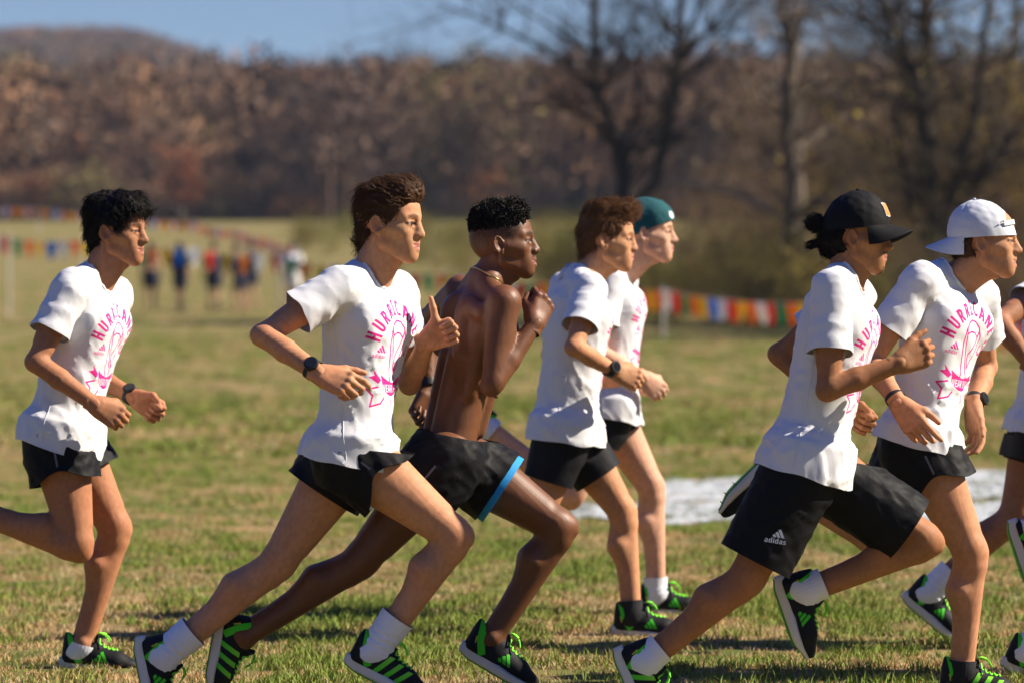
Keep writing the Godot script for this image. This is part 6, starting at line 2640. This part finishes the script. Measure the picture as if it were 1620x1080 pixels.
# ---------------------------------------------------------------- the runners
func build_runners() -> void:
	var tan := Color(0.36, 0.155, 0.078)
	runner({"label": "runner with wavy black hair in white print shirt and short black shorts", "d": 13.2, "P": [97, 692], "C": [146, 463], "yc": 20.0, "yp": 2.0, "head": [187, 366, 0.0], "hy": 20.0, "hp": -1.0, "hs": 0.98,
		"Er": [56, 572, 0.24], "Wr": [150, 640, 0.25], "Hr": [182, 658, 0.24], "El": [138, 590, -0.30], "Wl": [216, 630, -0.13], "Hl": [246, 648, -0.11],
		"Kr": [122, 866, 0.11], "Ar": [-62, 800, 0.13], "Tr": 75.0, "Kl": [183, 838, -0.09], "Al": [131, 1020, -0.08], "Tl": 6.0,
		"skin": tan, "hair": Color(0.010, 0.008, 0.007), "hair_tip": Color(0.016, 0.013, 0.012), "mouth": 0.6, "nose": 1.1, "style": "wavy", "lips": Color(0.36, 0.13, 0.10), "squint": true,
		"tee": {"hem": -0.07, "sleeve": 0.60, "seed": 1.0}, "shorts": {"len": 0.40, "r": 0.104, "notch": 0.10, "piping": 0.10}, "sock": {"high": 0.004},
		"wrist": [{"side": "l", "kind": "watch", "back": Vector3(0.2, 0.6, 0.9)}]})
	runner({"label": "runner with swept brown hair giving a thumbs up in white print shirt", "d": 11.9, "P": [556, 718], "C": [583, 461], "yc": 31.0, "yp": -6.0, "head": [619, 353, 0.02], "hy": 22.0, "hp": -3.0, "hs": 1.01,
		"Er": [415, 530, 0.24], "Wr": [506, 592, 0.34], "Hr": [556, 609, 0.36], "El": [648, 606, -0.22], "Wl": [676, 538, -0.03], "Hl": [716, 522, 0.0],
		"cr": [0.38, 0.62, 0.72, 0.78], "tr": "open", "cl": [1.0, 1.02, 1.02, 1.02], "tl": "up", "Br": Vector3(0.1, 0.45, 0.9),
		"Kr": [722, 850, 0.10], "Ar": [597, 1026, 0.09], "Tr": 27.0, "Kl": [436, 893, -0.08], "Al": [262, 1037, -0.08], "Tl": 78.0,
		"skin": Color(0.46, 0.215, 0.112), "hair": Color(0.060, 0.028, 0.013), "hair_tip": Color(0.085, 0.040, 0.018), "mouth": 0.5, "nose": 0.95, "style": "swept", "lips": Color(0.50, 0.17, 0.15), "ruddy": 0.16,
		"tee": {"hem": -0.06, "sleeve": 0.52, "seed": 2.0, "cuff": 0.078}, "shorts": {"len": 0.36, "r": 0.106, "notch": 0.14, "piping": 0.07}, "sock": {"high": 0.115},
		"wrist": [{"side": "r", "kind": "watch", "back": Vector3(0.15, 0.35, 0.9)}]})
	runner({"label": "shirtless runner with short coiled black hair and dark shorts with blue lining", "d": 12.15, "P": [713, 726], "C": [764, 470], "yc": -22.0, "yp": 8.0, "head": [798, 384, 0.0], "hy": 4.0, "hp": 4.0, "hs": 0.98, "shoulder": 0.185,
		"Er": [778, 608, 0.22], "Wr": [846, 512, 0.13], "Hr": [862, 474, 0.09], "Br": Vector3(0.55, 0.2, 0.8), "El": [674, 506, -0.38], "Wl": [677, 620, -0.30], "Hl": [662, 656, -0.28], "Bl": Vector3(-0.6, 0.0, -0.8),
		"Kr": [566, 890, 0.10], "Ar": [384, 1008, 0.10], "Tr": 100.0, "Kl": [888, 836, -0.08], "Al": [778, 1010, -0.08], "Tl": 30.0,
		"skin": Color(0.135, 0.052, 0.022), "hair": Color(0.009, 0.008, 0.007), "hair_tip": Color(0.014, 0.012, 0.011), "style": "coils", "crop": true, "lips": Color(0.24, 0.085, 0.07), "lip": 1.25, "nose_w": 1.25, "mouth": 0.6, "beard": "light", "squint": true, "wet": true, "ruddy": 0.05,
		"shorts": {"len": 0.40, "r": 0.104, "piping": 0.12, "lining": true, "waist": 0.15}, "necklace": true,
		"wrist": [{"side": "l", "kind": "watch", "back": Vector3(-1.0, 0.1, 0.3)}]})
	runner({"label": "young runner with tousled brown hair in black half tights", "d": 14.46, "P": [895, 683], "C": [914, 460], "yc": -14.0, "yp": 6.0, "head": [963, 378, 0.0], "hy": 4.0, "hp": -3.0, "hs": 1.0,
		"Er": [908, 549, 0.31], "Wr": [974, 588, 0.20], "Hr": [1002, 598, 0.18], "El": [871, 560, -0.20], "Wl": [960, 600, -0.16], "Hl": [990, 590, -0.14],
		"Kr": [848, 822, 0.09], "Ar": [712, 752, 0.10], "Tr": 110.0, "Kl": [986, 812, -0.08], "Al": [1001, 970, -0.06], "Tl": 4.0,
		"skin": Color(0.46, 0.215, 0.108), "hair": Color(0.125, 0.058, 0.024), "hair_tip": Color(0.17, 0.082, 0.034), "nose": 0.9, "style": "messy", "lips": Color(0.48, 0.18, 0.15), "g": 0.95,
		"tee": {"hem": -0.07, "sleeve": 0.62, "seed": 3.0, "loose": 0.004}, "shorts": {"len": 0.56, "r": 0.09, "tight": true}, "sock": {"high": 0.05, "black": true},
		"wrist": [{"side": "r", "kind": "watch", "back": Vector3(0.2, 0.4, 0.9)}]})
	runner({"label": "pale runner in dark teal beanie and white print shirt", "d": 15.4, "P": [960, 650], "C": [973, 448], "yc": 10.0, "yp": -4.0, "head": [1027, 368, 0.0], "hy": 6.0, "hp": 0.0, "hs": 1.0,
		"Er": [945, 556, 0.22], "Wr": [1018, 598, 0.15], "Hr": [1042, 618, 0.13], "El": [930, 548, -0.26], "Wl": [990, 600, -0.18], "Hl": [1014, 606, -0.16],
		"Kr": [902, 785, 0.08], "Ar": [760, 668, 0.08], "Tr": 125.0, "Kl": [1031, 772, -0.08], "Al": [1040, 938, -0.08], "Tl": 3.0,
		"skin": Color(0.55, 0.295, 0.195), "hair": Color(0.06, 0.03, 0.015), "beanie": true, "nose": 1.15, "lips": Color(0.50, 0.20, 0.18), "g": 0.98,
		"tee": {"hem": -0.06, "sleeve": 0.6, "seed": 4.0, "mark": false}, "shorts": {"len": 0.34, "r": 0.09, "tight": true}, "sock": {"high": 0.065}})
	runner({"label": "runner with goatee in black cap, white print shirt and long black shorts", "d": 11.9, "P": [1278, 729], "C": [1334, 466], "yc": 16.0, "yp": 6.0, "head": [1358, 374, 0.0], "hy": 9.0, "hp": -3.0, "hs": 0.95,
		"Er": [1310, 616, 0.22], "Wr": [1424, 574, 0.20], "Hr": [1472, 556, 0.18], "tr": "open", "Br": Vector3(0.1, 0.1, 1.0), "cr": [0.8, 0.85, 0.9, 0.9], "El": [1234, 560, -0.25], "Wl": [1332, 648, -0.22], "Hl": [1362, 662, -0.20],
		"Kr": [1180, 917, 0.09], "Ar": [1024, 1045, 0.09], "Tr": 66.0, "Kl": [1467, 858, -0.09], "Al": [1276, 936, -0.09], "Tl": 71.0,
		"skin": Color(0.30, 0.13, 0.058), "hair": Color(0.010, 0.008, 0.007), "hair_tip": Color(0.016, 0.013, 0.011), "nose": 1.1, "style": "bun", "lips": Color(0.36, 0.14, 0.11), "beard": "goatee", "jaw": 1.02,
		"cap": {"peak": 1.0, "size": 1.04, "lift": 0.014, "tilt": -1.0, "turn": -6.0, "mat": mats.cap_black, "badge": true},
		"tee": {"hem": -0.09, "sleeve": 0.62, "seed": 5.0}, "shorts": {"len": 0.84, "r": 0.090, "sag": 0.02, "folds": 0.8, "logo": [1229, 850]}, "sock": {"high": 0.06}})
	runner({"label": "runner with backwards pale cap and dark bracelet in white print shirt", "d": 12.53, "P": [1453, 702], "C": [1503, 460], "yc": 42.0, "yp": 4.0, "head": [1562, 382, 0.02], "hy": 11.0, "hp": 0.0, "hs": 0.99,
		"Er": [1378, 572, 0.16], "Wr": [1424, 640, 0.33], "Hr": [1450, 676, 0.36], "cr": [0.25, 0.42, 0.45, 0.5], "tr": "open", "Br": Vector3(-0.35, 0.1, 1.0), "El": [1562, 580, -0.25], "Wl": [1541, 642, -0.06], "Hl": [1547, 690, -0.03], "cl": [0.2, 0.3, 0.32, 0.4], "tl": "open", "Bl": Vector3(0.9, 0.1, -0.5),
		"Kr": [1537, 876, 0.10], "Ar": [1524, 1060, 0.08], "Tr": 6.0, "Kl": [1392, 856, -0.08], "Al": [1228, 765, -0.10], "Tl": 135.0,
		"skin": Color(0.44, 0.205, 0.108), "hair": Color(0.07, 0.036, 0.018), "hair_tip": Color(0.10, 0.052, 0.026), "nose": 1.15, "style": "under_cap", "lips": Color(0.46, 0.17, 0.14), "mouth": 0.8, "squint": true,
		"cap": {"peak": -1.0, "size": 1.03, "lift": 0.008, "tilt": 12.0, "mat": mats.cap_white, "strap": true},
		"tee": {"hem": -0.02, "sleeve": 0.60, "seed": 6.0, "mark": false, "folds": 1.2}, "shorts": {"len": 0.40, "r": 0.106, "notch": 0.12, "piping": 0.10}, "sock": {"high": 0.035, "black": true},
		"wrist": [{"side": "l", "kind": "watch", "back": Vector3(0.9, 0.3, 0.5)}, {"side": "r", "kind": "bracelet", "wide": 0.012, "up": 0.035}, {"side": "r", "kind": "cord_bracelet", "wide": 0.004, "up": 0.008, "mat": mats.tan_cord}]})
	runner({"label": "runner cut by the frame edge behind the pale cap, arm bent back", "d": 14.1, "P": [1655, 682], "C": [1672, 460], "yc": 20.0, "yp": -4.0, "head": [1712, 372, 0.0], "hy": 5.0, "hs": 1.05,
		"Er": [1580, 508, 0.33], "Wr": [1632, 578, 0.33], "Hr": [1660, 592, 0.33], "El": [1690, 580, -0.25], "Wl": [1760, 530, -0.15], "Hl": [1785, 510, -0.12],
		"Kr": [1745, 795, 0.10], "Ar": [1700, 940, 0.09], "Tr": 20.0, "Kl": [1604, 818, -0.08], "Al": [1473, 937, -0.08], "Tl": 40.0,
		"skin": Color(0.30, 0.13, 0.068), "hair": Color(0.03, 0.018, 0.011), "style": "messy", "hair_tip": Color(0.045, 0.027, 0.016),
		"tee": {"hem": -0.03, "sleeve": 0.45, "seed": 7.0, "mark": false}, "shorts": {"len": 0.40, "r": 0.09, "tight": true, "skirt": 0.10}, "sock": {"high": 0.11}})
	runner({"label": "runner at the frame edge of whom only the shoes show", "d": 13.0, "P": [1800, 700], "C": [1840, 462], "yc": 10.0, "yp": 4.0, "head": [1882, 372, 0.0], "hy": 5.0, "hs": 1.05,
		"Er": [1800, 600, 0.22], "Wr": [1900, 560, 0.20], "Hr": [1940, 548, 0.18], "El": [1760, 560, -0.25], "Wl": [1850, 630, -0.2], "Hl": [1880, 645, -0.18],
		"Kr": [1736, 870, 0.09], "Ar": [1630, 1028, 0.08], "Tr": 22.0, "Kl": [1848, 862, -0.09], "Al": [1642, 845, -0.09], "Tl": 72.0,
		"skin": tan, "hair": Color(0.03, 0.018, 0.011), "style": "messy", "hair_tip": Color(0.045, 0.027, 0.016),
		"tee": {"hem": -0.08, "sleeve": 0.6, "seed": 8.0, "mark": false}, "shorts": {"len": 0.40, "r": 0.104}, "sock": {"high": 0.05}})
